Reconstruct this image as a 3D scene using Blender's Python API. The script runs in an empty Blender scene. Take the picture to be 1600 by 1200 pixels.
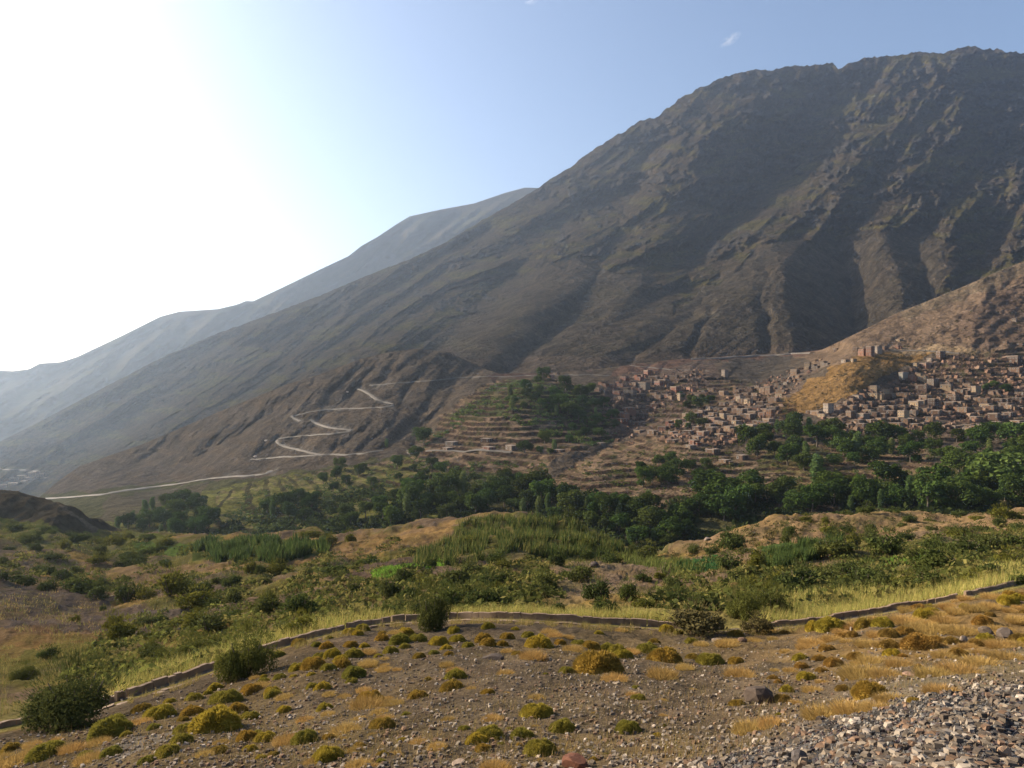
import bpy, math, random
import numpy as np
from math import radians, sin, cos, pi

random.seed(11)
R = np.random.RandomState(11)
C = bpy.context.scene.collection
sc = bpy.context.scene

# ------------------------------------------------------------------ camera
cam_d = bpy.data.cameras.new('camera')
cam_d.sensor_width = 36.0
cam_d.lens = 27.0
cam_d.clip_start = 0.1
cam_d.clip_end = 30000
cam = bpy.data.objects.new('camera', cam_d)
cam.location = (0, 0, 0)
cam.rotation_euler = (radians(90), 0, 0)
C.objects.link(cam)
sc.camera = cam

# ------------------------------------------------------------------ light
SUN_AZ = -68.0      # degrees from the view axis, negative to the left
SUN_EL = 25.0
world = bpy.data.worlds.new("World")
sc.world = world
world.use_nodes = True
wn = world.node_tree
wn.nodes.clear()
w_out = wn.nodes.new('ShaderNodeOutputWorld')
w_bg = wn.nodes.new('ShaderNodeBackground')
w_sky = wn.nodes.new('ShaderNodeTexSky')
w_sky.sky_type = 'NISHITA'
w_sky.sun_disc = False
w_sky.sun_elevation = radians(SUN_EL)
w_sky.sun_rotation = radians(SUN_AZ)
w_sky.altitude = 1500
w_sky.air_density = 0.92
w_sky.dust_density = 6.5
w_sky.ozone_density = 1.0
w_bg.inputs['Strength'].default_value = 0.087
wn.links.new(w_sky.outputs[0], w_bg.inputs[0])
wn.links.new(w_bg.outputs[0], w_out.inputs[0])

sun_d = bpy.data.lights.new('sun', 'SUN')
sun_d.energy = 5.0
sun_d.angle = radians(0.53)
sun_d.color = (1.0, 0.85, 0.64)
sun = bpy.data.objects.new('sun', sun_d)
C.objects.link(sun)
a, e = radians(SUN_AZ), radians(SUN_EL)
SDIR = (sin(a) * cos(e), cos(a) * cos(e), sin(e))
from mathutils import Vector
sun.rotation_euler = Vector(SDIR).to_track_quat('Z', 'Y').to_euler()
sun.location = (-60, 40, 60)

sc.view_settings.view_transform = 'Standard'
sc.view_settings.look = 'None'
sc.view_settings.exposure = 1.38
sc.view_settings.gamma = 1.0
sc.view_settings.use_curve_mapping = False
sc.render.engine = 'CYCLES'
sc.cycles.use_denoising = True
sc.cycles.max_bounces = 6
sc.cycles.diffuse_bounces = 2
sc.cycles.glossy_bounces = 1
sc.cycles.transmission_bounces = 2
sc.cycles.volume_bounces = 1
sc.cycles.transparent_max_bounces = 8
HAZE_DENSITY = 0.000074

# ------------------------------------------------------------------ maths
F, CX, CY = 1200.0, 800.0, 600.0

def W(u, v, d):
    return np.stack([(u - CX) / F * d, d + 0 * u, (CY - v) / F * d], -1)

def _h(x, y, s):
    n = (x * 374761393 + y * 668265263 + s * 974711) & 0x7fffffff
    n = ((n ^ (n >> 13)) * 1274126177) & 0x7fffffff
    return ((n ^ (n >> 16)) & 4095)

_ang = np.arange(4096) * (2 * pi / 4096)
_gx, _gy = np.cos(_ang), np.sin(_ang)

def perlin(x, y, s=0):
    xi = np.floor(x).astype(np.int64); yi = np.floor(y).astype(np.int64)
    fx, fy = x - xi, y - yi
    ux = fx * fx * fx * (fx * (fx * 6 - 15) + 10)
    uy = fy * fy * fy * (fy * (fy * 6 - 15) + 10)
    def g(i, j):
        h = _h(xi + i, yi + j, s)
        return _gx[h] * (fx - i) + _gy[h] * (fy - j)
    a0 = g(0, 0); a1 = g(1, 0); b0 = g(0, 1); b1 = g(1, 1)
    return 1.5 * ((a0 + (a1 - a0) * ux) * (1 - uy) + (b0 + (b1 - b0) * ux) * uy)

def fbm(x, y, o=4, s=0, gain=0.5, lac=2.03):
    t, a_ = 0, 1.0
    for k in range(o):
        t = t + a_ * perlin(x, y, s + k * 17)
        x = x * lac + 3.1; y = y * lac + 7.7; a_ *= gain
    return t

def ridged(x, y, o=4, s=0, gain=0.5, lac=2.07):
    t, a_, w = 0, 1.0, 1.0
    for k in range(o):
        n = 1 - np.abs(perlin(x, y, s + k * 13))
        n = n * n * w
        t = t + a_ * n
        w = np.clip(n * 1.6, 0, 1)
        x = x * lac + 1.7; y = y * lac + 5.3; a_ *= gain
    return t - 1.0

def sstep(a_, b_, x):
    t = np.clip((x - a_) / (b_ - a_), 0, 1)
    return t * t * (3 - 2 * t)

class TPS:
    """smooth surface through scattered control points"""
    def __init__(self, pts, sv=2.0, reg=1e-4):
        p = np.array(pts, float)
        self.x = np.stack([p[:, 0] / 100, p[:, 1] / 100 * sv], 1); self.sv = sv
        n = len(p)
        K = self.k(self.x[:, None, :], self.x[None, :, :]) + reg * np.eye(n)
        P = np.concatenate([np.ones((n, 1)), self.x], 1)
        A = np.zeros((n + 3, n + 3)); A[:n, :n] = K; A[:n, n:] = P; A[n:, :n] = P.T
        self.w = np.linalg.solve(A, np.concatenate([p[:, 2], np.zeros(3)])); self.n = n
    @staticmethod
    def k(a_, b_):
        r2 = ((a_ - b_) ** 2).sum(-1)
        return 0.5 * r2 * np.log(r2 + 1e-9)
    def __call__(self, u, v):
        q = np.stack([u.ravel() / 100, v.ravel() / 100 * self.sv], 1)
        o = np.empty(len(q))
        for i in range(0, len(q), 40000):
            s = q[i:i + 40000]
            o[i:i + 40000] = self.k(s[:, None, :], self.x[None]) @ self.w[:self.n] + self.w[self.n] + s @ self.w[self.n + 1:]
        return o.reshape(u.shape)

def curve(pts):
    p = np.array(pts, float)
    return lambda u: np.interp(u, p[:, 0], p[:, 1])

def inpoly(u, v, poly):
    p = np.array(poly, float); c = np.zeros(u.shape, bool); j = len(p) - 1
    for i in range(len(p)):
        xi, yi = p[i]; xj, yj = p[j]
        if yi != yj:
            c ^= ((yi > v) != (yj > v)) & (u < (xj - xi) * (v - yi) / (yj - yi) + xi)
        j = i
    return c

def distline(u, v, line, sv=1.0):
    best = np.full(u.shape, 1e9)
    for (x0, y0), (x1, y1) in zip(line[:-1], line[1:]):
        dx, dy = x1 - x0, (y1 - y0) * sv
        t = np.clip(((u - x0) * dx + (v - y0) * sv * dy) / (dx * dx + dy * dy + 1e-9), 0, 1)
        best = np.minimum(best, np.hypot(u - x0 - t * dx, (v - y0) * sv - t * dy))
    return best

def tag(o, label=None, cat=None, group=None, kind=None):
    if label: o['label'] = label
    if cat: o['category'] = cat
    if group: o['group'] = group
    if kind: o['kind'] = kind
    return o

def link(name, me, mat=None, parent=None):
    if mat is not None and not me.materials:
        me.materials.append(mat)
    o = bpy.data.objects.new(name, me); C.objects.link(o)
    if parent is not None: o.parent = parent
    return o

def raw_mesh(name, verts, faces, smooth=False, mats=None, midx=None, col=None):
    """verts (n,3), faces: (m,3|4) array"""
    me = bpy.data.meshes.new(name)
    verts = np.asarray(verts, np.float32); faces = np.asarray(faces, np.int32)
    n, k = faces.shape
    me.vertices.add(len(verts)); me.vertices.foreach_set('co', verts.ravel())
    me.loops.add(n * k); me.loops.foreach_set('vertex_index', faces.ravel())
    me.polygons.add(n)
    me.polygons.foreach_set('loop_start', np.arange(0, n * k, k, dtype=np.int32))
    me.polygons.foreach_set('loop_total', np.full(n, k, np.int32))
    me.polygons.foreach_set('use_smooth', np.full(n, bool(smooth)))
    for m in mats or []: me.materials.append(m)
    if midx is not None: me.polygons.foreach_set('material_index', np.asarray(midx, np.int32))
    me.update(calc_edges=True)
    if col is not None:
        ca = me.color_attributes.new('Col', 'FLOAT_COLOR', 'POINT')
        c4 = np.ones((len(verts), 4), np.float32); c4[:, :3] = col
        ca.data.foreach_set('color', c4.ravel())
    return me

# ------------------------------------------------------------------ materials
def new_mat(name):
    m = bpy.data.materials.new(name); m.use_nodes = True
    nt = m.node_tree; nt.nodes.clear()
    out = nt.nodes.new('ShaderNodeOutputMaterial')
    return m, nt, out

def nd(nt, t, **k):
    n = nt.nodes.new(t)
    for a_, b_ in k.items():
        if a_ in n.inputs.keys(): n.inputs[a_].default_value = b_
        else: setattr(n, a_, b_)
    return n

def mixc(nt, fac, a_, b_, blend='MIX'):
    m = nt.nodes.new('ShaderNodeMix'); m.data_type = 'RGBA'; m.blend_type = blend
    for s, x in ((0, fac), (6, a_), (7, b_)):
        if hasattr(x, 'links') or isinstance(x, bpy.types.NodeSocket): nt.links.new(x, m.inputs[s])
        else: m.inputs[s].default_value = x
    return m.outputs[2]

def noise(nt, vec, scale, detail=4, rough=0.55):
    n = nd(nt, 'ShaderNodeTexNoise'); n.inputs['Scale'].default_value = scale
    n.inputs['Detail'].default_value = detail; n.inputs['Roughness'].default_value = rough
    nt.links.new(vec, n.inputs['Vector']); return n.outputs['Fac']

def ramp(nt, fac, lo, hi, a_=0.0, b_=1.0):
    n = nd(nt, 'ShaderNodeMapRange'); n.inputs[1].default_value = lo; n.inputs[2].default_value = hi
    n.inputs[3].default_value = a_; n.inputs[4].default_value = b_
    nt.links.new(fac, n.inputs[0]); return n.outputs[0]

ALB = 0.46
def ground_mat(name, scales, amp=0.5, bump=1.0, bdist=0.1):
    """colour painted per vertex, broken up by grain at several sizes"""
    m, nt, out = new_mat(name)
    at = nd(nt, 'ShaderNodeAttribute', attribute_name='Col')
    geo = nd(nt, 'ShaderNodeNewGeometry'); vec = geo.outputs['Position']
    col = mixc(nt, 1.0, at.outputs['Color'], (ALB, ALB, ALB, 1), 'MULTIPLY'); hsum = None
    for i, s in enumerate(scales):
        n = noise(nt, vec, s, 5, 0.62)
        g = ramp(nt, n, 0.3, 0.7, 1 - amp, 1 + amp)
        cc = nd(nt, 'ShaderNodeCombineColor')
        for k in range(3): nt.links.new(g, cc.inputs[k])
        col = mixc(nt, 1.0, col, cc.outputs[0], 'MULTIPLY')
        if hsum is None: hsum = n
        else:
            a2 = nd(nt, 'ShaderNodeMath', operation='MULTIPLY_ADD'); nt.links.new(n, a2.inputs[0])
            a2.inputs[1].default_value = scales[0] / s if i else 1; nt.links.new(hsum, a2.inputs[2]); hsum = a2.outputs[0]
    bp = nd(nt, 'ShaderNodeBump'); bp.inputs['Strength'].default_value = bump; bp.inputs['Distance'].default_value = bdist
    nt.links.new(hsum, bp.inputs['Height'])
    p = nd(nt, 'ShaderNodeBsdfDiffuse'); p.inputs['Roughness'].default_value = 0.6
    nt.links.new(col, p.inputs['Color']); nt.links.new(bp.outputs[0], p.inputs['Normal'])
    nt.links.new(p.outputs[0], out.inputs[0])
    return m

def plain_mat(name, c1, c2, scale=3.0, rough=0.85, bump=0.3, objcol=False, dist=0.02):
    m, nt, out = new_mat(name)
    tc = nd(nt, 'ShaderNodeTexCoord'); vec = tc.outputs['Object']
    n = noise(nt, vec, scale, 6, 0.65)
    col = mixc(nt, ramp(nt, n, 0.3, 0.7), (*c1, 1), (*c2, 1))
    if objcol:
        oi = nd(nt, 'ShaderNodeObjectInfo')
        col = mixc(nt, 1.0, col, oi.outputs['Color'], 'MULTIPLY')
    p = nd(nt, 'ShaderNodeBsdfPrincipled'); p.inputs['Roughness'].default_value = rough
    p.inputs['Specular IOR Level'].default_value = 0.25
    nt.links.new(col, p.inputs['Base Color'])
    bp = nd(nt, 'ShaderNodeBump'); bp.inputs['Strength'].default_value = bump; bp.inputs['Distance'].default_value = dist
    nt.links.new(n, bp.inputs['Height']); nt.links.new(bp.outputs[0], p.inputs['Normal'])
    nt.links.new(p.outputs[0], out.inputs[0])
    return m

def leaf_mat(name, c1, c2, c3, tr=0.3, scale=0.6):
    """c1..c2 vary inside one plant, c3 is mixed in from plant to plant"""
    m, nt, out = new_mat(name)
    tc = nd(nt, 'ShaderNodeTexCoord'); oi = nd(nt, 'ShaderNodeObjectInfo')
    n = noise(nt, tc.outputs['Object'], scale, 5, 0.7)
    col = mixc(nt, ramp(nt, n, 0.32, 0.68), (*c1, 1), (*c2, 1))
    col = mixc(nt, ramp(nt, oi.outputs['Random'], 0, 1, 0.0, 0.75), col, (*c3, 1))
    col = mixc(nt, 1.0, col, oi.outputs['Color'], 'MULTIPLY')
    d = nd(nt, 'ShaderNodeBsdfDiffuse'); t = nd(nt, 'ShaderNodeBsdfTranslucent')
    nt.links.new(col, d.inputs['Color']); nt.links.new(col, t.inputs['Color'])
    mx = nd(nt, 'ShaderNodeMixShader'); mx.inputs[0].default_value = tr
    nt.links.new(d.outputs[0], mx.inputs[1]); nt.links.new(t.outputs[0], mx.inputs[2])
    nt.links.new(mx.outputs[0], out.inputs[0])
    return m

def attr_mat(name, tr=0.0, rough=0.9):
    m, nt, out = new_mat(name)
    at = nd(nt, 'ShaderNodeAttribute', attribute_name='Col')
    geo = nd(nt, 'ShaderNodeNewGeometry')
    n = noise(nt, geo.outputs['Position'], 9.0, 4)
    g = ramp(nt, n, 0.3, 0.7, 0.75, 1.25)
    cc = nd(nt, 'ShaderNodeCombineColor')
    for k in range(3): nt.links.new(g, cc.inputs[k])
    col = mixc(nt, 1.0, at.outputs['Color'], cc.outputs[0], 'MULTIPLY')
    d = nd(nt, 'ShaderNodeBsdfDiffuse'); nt.links.new(col, d.inputs['Color'])
    if tr:
        t = nd(nt, 'ShaderNodeBsdfTranslucent'); nt.links.new(col, t.inputs['Color'])
        mx = nd(nt, 'ShaderNodeMixShader'); mx.inputs[0].default_value = tr
        nt.links.new(d.outputs[0], mx.inputs[1]); nt.links.new(t.outputs[0], mx.inputs[2])
        nt.links.new(mx.outputs[0], out.inputs[0])
    else:
        nt.links.new(d.outputs[0], out.inputs[0])
    return m

M_NEAR = ground_mat('stony ground', (0.5, 6.0, 28.0), 0.32, 0.9, 0.5)
M_VALLEY = ground_mat('valley slope', (0.05, 0.35, 1.6), 0.36, 1.0, 10.0)
M_MOUNT = ground_mat('mountain rock and scree', (0.022, 0.10, 0.35), 0.42, 1.0, 42.0)
M_FAR = ground_mat('far slope', (0.005, 0.03), 0.22, 0.6, 40.0)
M_ROAD = plain_mat('dusty road', (0.068, 0.057, 0.046), (0.112, 0.095, 0.078), 0.12)
M_CONC = plain_mat('weathered concrete', (0.11, 0.070, 0.045), (0.24, 0.17, 0.115), 1.8, bump=0.6)
M_BED = plain_mat('channel bed', (0.07, 0.055, 0.04), (0.12, 0.09, 0.06), 3.0)
M_WALL = plain_mat('earth plaster and stone wall', (0.75, 0.75, 0.75), (1.1, 1.08, 1.05), 0.9, objcol=True, bump=0.8, dist=0.2)
M_ROOF = plain_mat('packed earth roof', (0.15, 0.115, 0.09), (0.21, 0.165, 0.13), 0.5)
M_GLASS = plain_mat('dark window opening', (0.02, 0.02, 0.022), (0.035, 0.033, 0.03), 1.0, rough=0.4)
M_FRAME = plain_mat('painted frame', (0.35, 0.33, 0.30), (0.45, 0.43, 0.40), 2.0)
M_DOOR = plain_mat('wooden door', (0.06, 0.04, 0.025), (0.10, 0.06, 0.04), 2.0)
M_BARK = plain_mat('bark', (0.07, 0.055, 0.04), (0.14, 0.11, 0.085), 5.0, bump=0.8)
M_TREE = leaf_mat('walnut leaves', (0.030, 0.054, 0.013), (0.075, 0.115, 0.026), (0.050, 0.075, 0.024), 0.25, 0.25)
M_POPLAR = leaf_mat('poplar leaves', (0.075, 0.12, 0.04), (0.12, 0.17, 0.06), (0.09, 0.13, 0.05), 0.3, 0.3)
M_BUSH = leaf_mat('shrub leaves', (0.060, 0.072, 0.020), (0.120, 0.120, 0.032), (0.070, 0.080, 0.028), 0.28, 0.7)
M_BROWNBUSH = leaf_mat('thorny shrub twigs', (0.085, 0.060, 0.030), (0.12, 0.10, 0.035), (0.08, 0.07, 0.03), 0.2, 0.9)
M_CUSHION = leaf_mat('cushion shrub spines', (0.22, 0.17, 0.040), (0.33, 0.25, 0.060), (0.18, 0.165, 0.045), 0.3, 1.5)
M_TUFT = leaf_mat('dry grass blades', (0.36, 0.21, 0.07), (0.46, 0.30, 0.11), (0.33, 0.24, 0.08), 0.35, 1.5)
M_STONE = plain_mat('grey brown stone', (0.11, 0.088, 0.070), (0.19, 0.16, 0.132), 4.0, bump=0.7, objcol=True)
M_PEBBLE = attr_mat('pebbles')
M_BLADE = attr_mat('grass and crop blades', 0.35)

# ------------------------------------------------------------------ terrain sheets
SHEETS = {}

def mesh_grid(name, P, col, mat):
    r, c = P.shape[:2]
    i = np.arange(r * c).reshape(r, c)
    f = np.stack([i[:-1, :-1], i[:-1, 1:], i[1:, 1:], i[1:, :-1]], -1).reshape(-1, 4)
    me = raw_mesh(name, P.reshape(-1, 3), f, True, [mat], None, np.clip(col, 0, 1).reshape(-1, 3))
    o = link(name, me)
    tag(o, kind='structure')
    return o

def sheet(key, us, ts, vb, vt):
    U = np.broadcast_to(us[None, :], (len(ts), len(us))).copy()
    V = vb(us)[None, :] + ts[:, None] * (vt(us) - vb(us))[None, :]
    SHEETS[key] = dict(us=us, ts=ts, vb=vb, vt=vt)
    return U, V

def at(key, u, v):
    """world point of the ground of a sheet at a photo position"""
    s = SHEETS[key]; us, ts, P = s['us'], s['ts'], s['P']
    t = (v - s['vb'](u)) / (s['vt'](u) - s['vb'](u))
    x = np.clip(np.interp(u, us, np.arange(len(us))), 0, len(us) - 1.001)
    y = np.clip(np.interp(t, ts, np.arange(len(ts))), 0, len(ts) - 1.001)
    i, j = int(y), int(x); fy, fx = y - i, x - j
    return (P[i, j] * (1 - fx) + P[i, j + 1] * fx) * (1 - fy) + (P[i + 1, j] * (1 - fx) + P[i + 1, j + 1] * fx) * fy

def atv(key, u, v):
    """the same for arrays"""
    s = SHEETS[key]; us, ts, P = s['us'], s['ts'], s['P']
    t = (v - s['vb'](u)) / (s['vt'](u) - s['vb'](u))
    x = np.clip(np.interp(u, us, np.arange(len(us))), 0, len(us) - 1.001)
    y = np.clip(np.interp(t, ts, np.arange(len(ts))), 0, len(ts) - 1.001)
    i, j = y.astype(int), x.astype(int); fy, fx = (y - i)[:, None], (x - j)[:, None]
    return (P[i, j] * (1 - fx) + P[i, j + 1] * fx) * (1 - fy) + (P[i + 1, j] * (1 - fx) + P[i + 1, j + 1] * fx) * fy

def skirt(P, col, n, grow, drop):
    """the far side of a crest: the surface goes on backwards and down"""
    rows, cols = [P], [col]
    last = P[-1]
    for k in range(1, n + 1):
        q = last.copy()
        s = (1 + grow * k / n)
        q[:, 0] *= s; q[:, 1] *= s
        kk = k / n
        q[:, 2] = last[:, 2] - drop * (kk ** 1.15)
        q[:, 2] += 0.012 * drop * fbm(q[:, 0] / (0.05 * abs(drop) + 5), q[:, 1] / (0.05 * abs(drop) + 5), 3, 5) * min(1, kk * 3)
        rows.append(q[None]); cols.append(col[-1:])
    return np.concatenate(rows), np.concatenate(cols)

def c3(*c): return np.array(c, float)
def blend(col, m, c): return col * (1 - m[..., None]) + c * m[..., None]

# ---- A: the slope under the photographer and the shrub-covered shelf beyond it
crestA = curve([(-500, 800), (-200, 775), (0, 768), (50, 768), (90, 785), (130, 800), (165, 812), (200, 828), (300, 836), (400, 838), (480, 824), (530, 834),
                (590, 832), (650, 815), (700, 808), (760, 803), (830, 803), (880, 812), (940, 838), (1000, 858), (1035, 862), (1060, 850),
                (1120, 834), (1200, 812), (1250, 804), (1350, 800), (1450, 803), (1520, 800), (1600, 797), (1800, 790), (2100, 785)])
CHAN = [(-60, 1160), (0, 1145), (100, 1122), (200, 1095), (300, 1062), (420, 1020), (500, 996), (560, 982), (620, 973), (700, 969), (800, 969), (900, 975), (1000, 981),
        (1100, 987), (1200, 984), (1300, 973), (1400, 956), (1500, 938), (1600, 917), (1700, 897)]
chan_v = curve(CHAN)
MOUND = [(1060, 1230), (1130, 1192), (1210, 1168), (1300, 1135), (1400, 1100), (1470, 1085), (1540, 1076), (1620, 1068), (1800, 1050), (2100, 1030), (2100, 1500), (900, 1500)]
ctlA = [(0, 1200, -8.0), (200, 1200, -6.6), (400, 1200, -5.7), (800, 1200, -4.9), (1050, 1200, -4.3), (1250, 1200, -3.25), (1600, 1200, -2.68), (1900, 1200, -2.55),
        (1600, 1095, -3.4), (1600, 1150, -2.92), (1750, 1110, -3.15), (1750, 1195, -2.6), (1950, 1110, -2.95), (1750, 1060, -5.0), (1450, 1105, -3.65), (1300, 1150, -3.7), (1420, 1150, -3.15), (1150, 1200, -3.8), (1600, 1050, -5.6), (1450, 1055, -5.8), (1300, 1100, -5.6), (1150, 1150, -5.2),
        (0, 1145, -8.9), (200, 1095, -9.3), (420, 1020, -9.8), (560, 982, -10.2), (800, 969, -10.5), (1000, 981, -10.6), (1200, 985, -10.6), (1400, 956, -10.5), (1600, 917, -10.3),
        (800, 1100, -6.1), (800, 1050, -7.1), (800, 1000, -9.0), (400, 1100, -7.6), (1200, 1100, -5.9), (1200, 1040, -7.6), (1450, 1000, -8.2), (1600, 980, -8.4), (600, 1040, -8.0), (550, 1140, -6.0),
        (800, 950, -11.9), (1200, 960, -12.2), (1000, 950, -12.6), (1500, 905, -12.6), (1600, 890, -12.6), (500, 960, -13.3), (300, 1020, -13), (100, 1080, -12.4), (0, 1100, -11.8),
        (800, 900, -18.5), (800, 860, -23.8), (800, 820, -27.5), (400, 850, -34), (400, 900, -27), (600, 900, -21.5), (600, 850, -30), (200, 835, -44), (200, 870, -38), (100, 960, -24), (0, 1000, -18.6),
        (250, 980, -21), (250, 930, -27), (0, 900, -28), (0, 830, -38), (0, 770, -31), (60, 770, -32), (100, 850, -38), (120, 800, -36), (1200, 900, -19.5), (1200, 860, -22.75), (1200, 820, -24),
        (1600, 800, -24.5), (1600, 850, -20.5), (1400, 900, -17.3), (1400, 850, -22), (1400, 810, -25), (1000, 870, -27.5), (900, 900, -19.5), (1000, 910, -18.0), (900, 850, -26), (650, 820, -31), (500, 830, -36),
        (800, 1500, -3.3), (0, 1500, -4.8), (1600, 1500, -2.2), (2000, 1500, -2.1), (-400, 1500, -5.2), (-400, 1200, -9.5), (-400, 1000, -20), (-400, 850, -36), (-300, 790, -33), (2000, 1200, -2.9),
        (2000, 1000, -7.4), (2000, 900, -10.5), (2000, 800, -22)]
usA = np.arange(-450, 2050.1, 2.6)
tsA = np.concatenate([np.linspace(0, 0.42, 60, endpoint=False), np.linspace(0.42, 0.72, 110, endpoint=False), np.linspace(0.72, 1, 165)])
U, V = sheet('A', usA, tsA, lambda u: 1500 + 0 * u, crestA)
Z = TPS(ctlA)(U, V)
Z = np.minimum(Z, -1.8)
D = -Z * F / (V - CY)
below = V > chan_v(U)
X0, Y0 = (U - CX) / F * D, D
hum = np.clip(D / 60, 0.05, 1.6)
dch = np.abs(V - chan_v(U))
keep = sstep(3, 14, dch)
Z = Z + keep * (0.55 * hum * fbm(X0 / 9, Y0 / 9, 4, 1) + 0.10 * fbm(X0 / 1.1, Y0 / 1.1, 4, 2) * np.clip(D / 40, 0.35, 1.4))
Z = Z + keep * 0.9 * sstep(70, 180, D) * ridged(X0 / 24, Y0 / 24, 4, 8)
# broken bank behind the channel and ploughed steps on the shelf
P = np.stack([X0, Y0, Z], -1)
mnd = inpoly(U, V, MOUND).astype(float)
P[..., 2] += mnd * 0.05 * fbm(X0 / 0.35, Y0 / 0.35, 4, 31)
SHEETS['A']['P'] = P
un = U + 10 * fbm(U / 60, V / 25, 4, 3); vn = V + 5 * fbm(U / 50, V / 20, 4, 4)
n1 = fbm(X0 / 14, Y0 / 14, 5, 6); n2 = fbm(X0 / 3.2, Y0 / 3.2, 5, 7); n3 = fbm(U / 30, V / 9, 5, 9)
EARTH = c3(.225, .155, .098); GRASS = c3(.31, .205, .075); GREENG = c3(.155, .150, .042); GRAVEL = c3(.195, .148, .098); SOIL = c3(.15, .105, .078)
col = np.zeros(P.shape) + EARTH
col = blend(col, sstep(-.15, .35, n1 + .5 * n2), GRASS)
col = blend(col, 0.75 * sstep(-0.1, .4, fbm(X0 / 20, Y0 / 20, 5, 12) + .3 * n2), GREENG)
def paint(poly, c, k=1.0, lim=None):
    global col
    m = inpoly(un, vn, poly).astype(float) * k
    if lim is not None: m = m * lim
    col = blend(col, m, c3(*c))
var = 0.55 + 0.45 * sstep(-.4, .4, n2 + n3)
paint([(-60, 905), (80, 912), (200, 950), (300, 955), (300, 985), (230, 1000), (100, 990), (-60, 1015)], (.155, .118, .095), 0.95, var)
paint([(-60, 985), (60, 980), (180, 985), (180, 1005), (60, 1020), (-60, 1030)], (.30, .17, .075), .8, var)
paint([(0, 800), (60, 812), (260, 838), (300, 860), (200, 872), (0, 850)], (.155, .165, .045), .9, var)
paint([(210, 850), (300, 848), (300, 868), (220, 866)], (.105, .155, .038), .9)
paint([(-60, 760), (60, 768), (120, 795), (200, 828), (120, 828), (60, 812), (-60, 812)], (.105, .082, .055), .95)
paint([(85, 788), (105, 795), (150, 828), (142, 830)], (.24, .18, .12), .8)
paint([(130, 884), (385, 884), (395, 895), (270, 912), (120, 898)], (.30, .195, .10), .85, var)
paint([(285, 908), (360, 905), (370, 925), (340, 935), (300, 930)], (.19, .14, .10), .8)
paint([(-60, 840), (60, 850), (130, 880), (100, 905), (-60, 900)], (.17, .13, .09), .8, var)
paint([(500, 905), (560, 885), (660, 868), (690, 874), (600, 900), (560, 915)], SOIL, .95)
paint([(480, 935), (560, 925), (640, 905), (690, 905), (640, 930), (560, 955), (420, 985), (400, 965)], SOIL, .85, var)
paint([(440, 850), (600, 835), (720, 808), (700, 835), (560, 870), (430, 890)], (.33, .20, .085), .85, var)
paint([(560, 925), (600, 905), (690, 872), (700, 882), (610, 912), (580, 915)], (.12, .21, .03), .0)
paint([(580, 903), (640, 885), (690, 874), (695, 884), (640, 896), (590, 912)], (.15, .27, .03), 1)
paint([(640, 890), (720, 820), (800, 805), (900, 822), (960, 850), (990, 868), (900, 872), (760, 875)], (.15, .15, .04), .8, var)
paint([(290, 850), (400, 842), (510, 850), (520, 870), (430, 880), (300, 876)], (.075, .095, .025), .9)
paint([(860, 880), (1010, 880), (1080, 870), (1040, 900), (940, 935), (870, 950)], (.25, .175, .12), .8, var)
paint([(1030, 865), (1120, 834), (1200, 812), (1350, 800), (1620, 796), (1620, 828), (1400, 835), (1200, 850), (1080, 865)], (.32, .205, .11), .9, var)
paint([(1050, 885), (1130, 872), (1130, 890), (1060, 895)], (.05, .12, .035), 1)
paint([(1180, 862), (1290, 840), (1290, 860), (1200, 885)], (.06, .11, .03), .9)
paint([(1370, 880), (1400, 868), (1450, 860), (1450, 878), (1400, 890), (1380, 895)], (.16, .26, .03), 1)
paint([(1200, 905), (1380, 850), (1620, 830), (1620, 900), (1400, 935), (1250, 950)], (.13, .13, .04), .7, var)
nearband = sstep(-46, -10, V - chan_v(U)) * (1 - below) * sstep(-.5, .1, n1 + .6)
col = blend(col, nearband * .85, c3(.30, .25, .085))
fore = sstep(-1, 3, V - chan_v(U))
g = blend(np.zeros(P.shape) + GRAVEL, sstep(-.3, .5, n2), c3(.215, .158, .108))
g = blend(g, .5 * sstep(.05, .5, n1 + .4 * n2), c3(.24, .17, .075))
col = blend(col, fore, g)
right = fore * sstep(1050, 1350, U) * (1 - sstep(1040, 1080, V)) * sstep(-.4, .2, n2)
col = blend(col, .9 * right, c3(.32, .205, .085))
pale = fore * inpoly(un, vn, [(150, 1175), (240, 1150), (330, 1120), (250, 1160), (180, 1195)])
col = blend(col, .8 * pale, c3(.34, .30, .26))
col = blend(col, mnd * .9, c3(.10, .092, .085))
rim = inpoly(un, vn, [(1290, 1120), (1370, 1075), (1480, 1035), (1620, 1010), (1620, 1070), (1500, 1085), (1400, 1105), (1300, 1140)]).astype(float)
col = blend(col, .75 * rim, c3(.24, .20, .135))
col *= (1.22 - .22 * fore)[..., None]
P2, col2 = skirt(P, col, 14, 0.32, 55)
mesh_grid('ground', P2, col2, M_NEAR)

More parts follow.
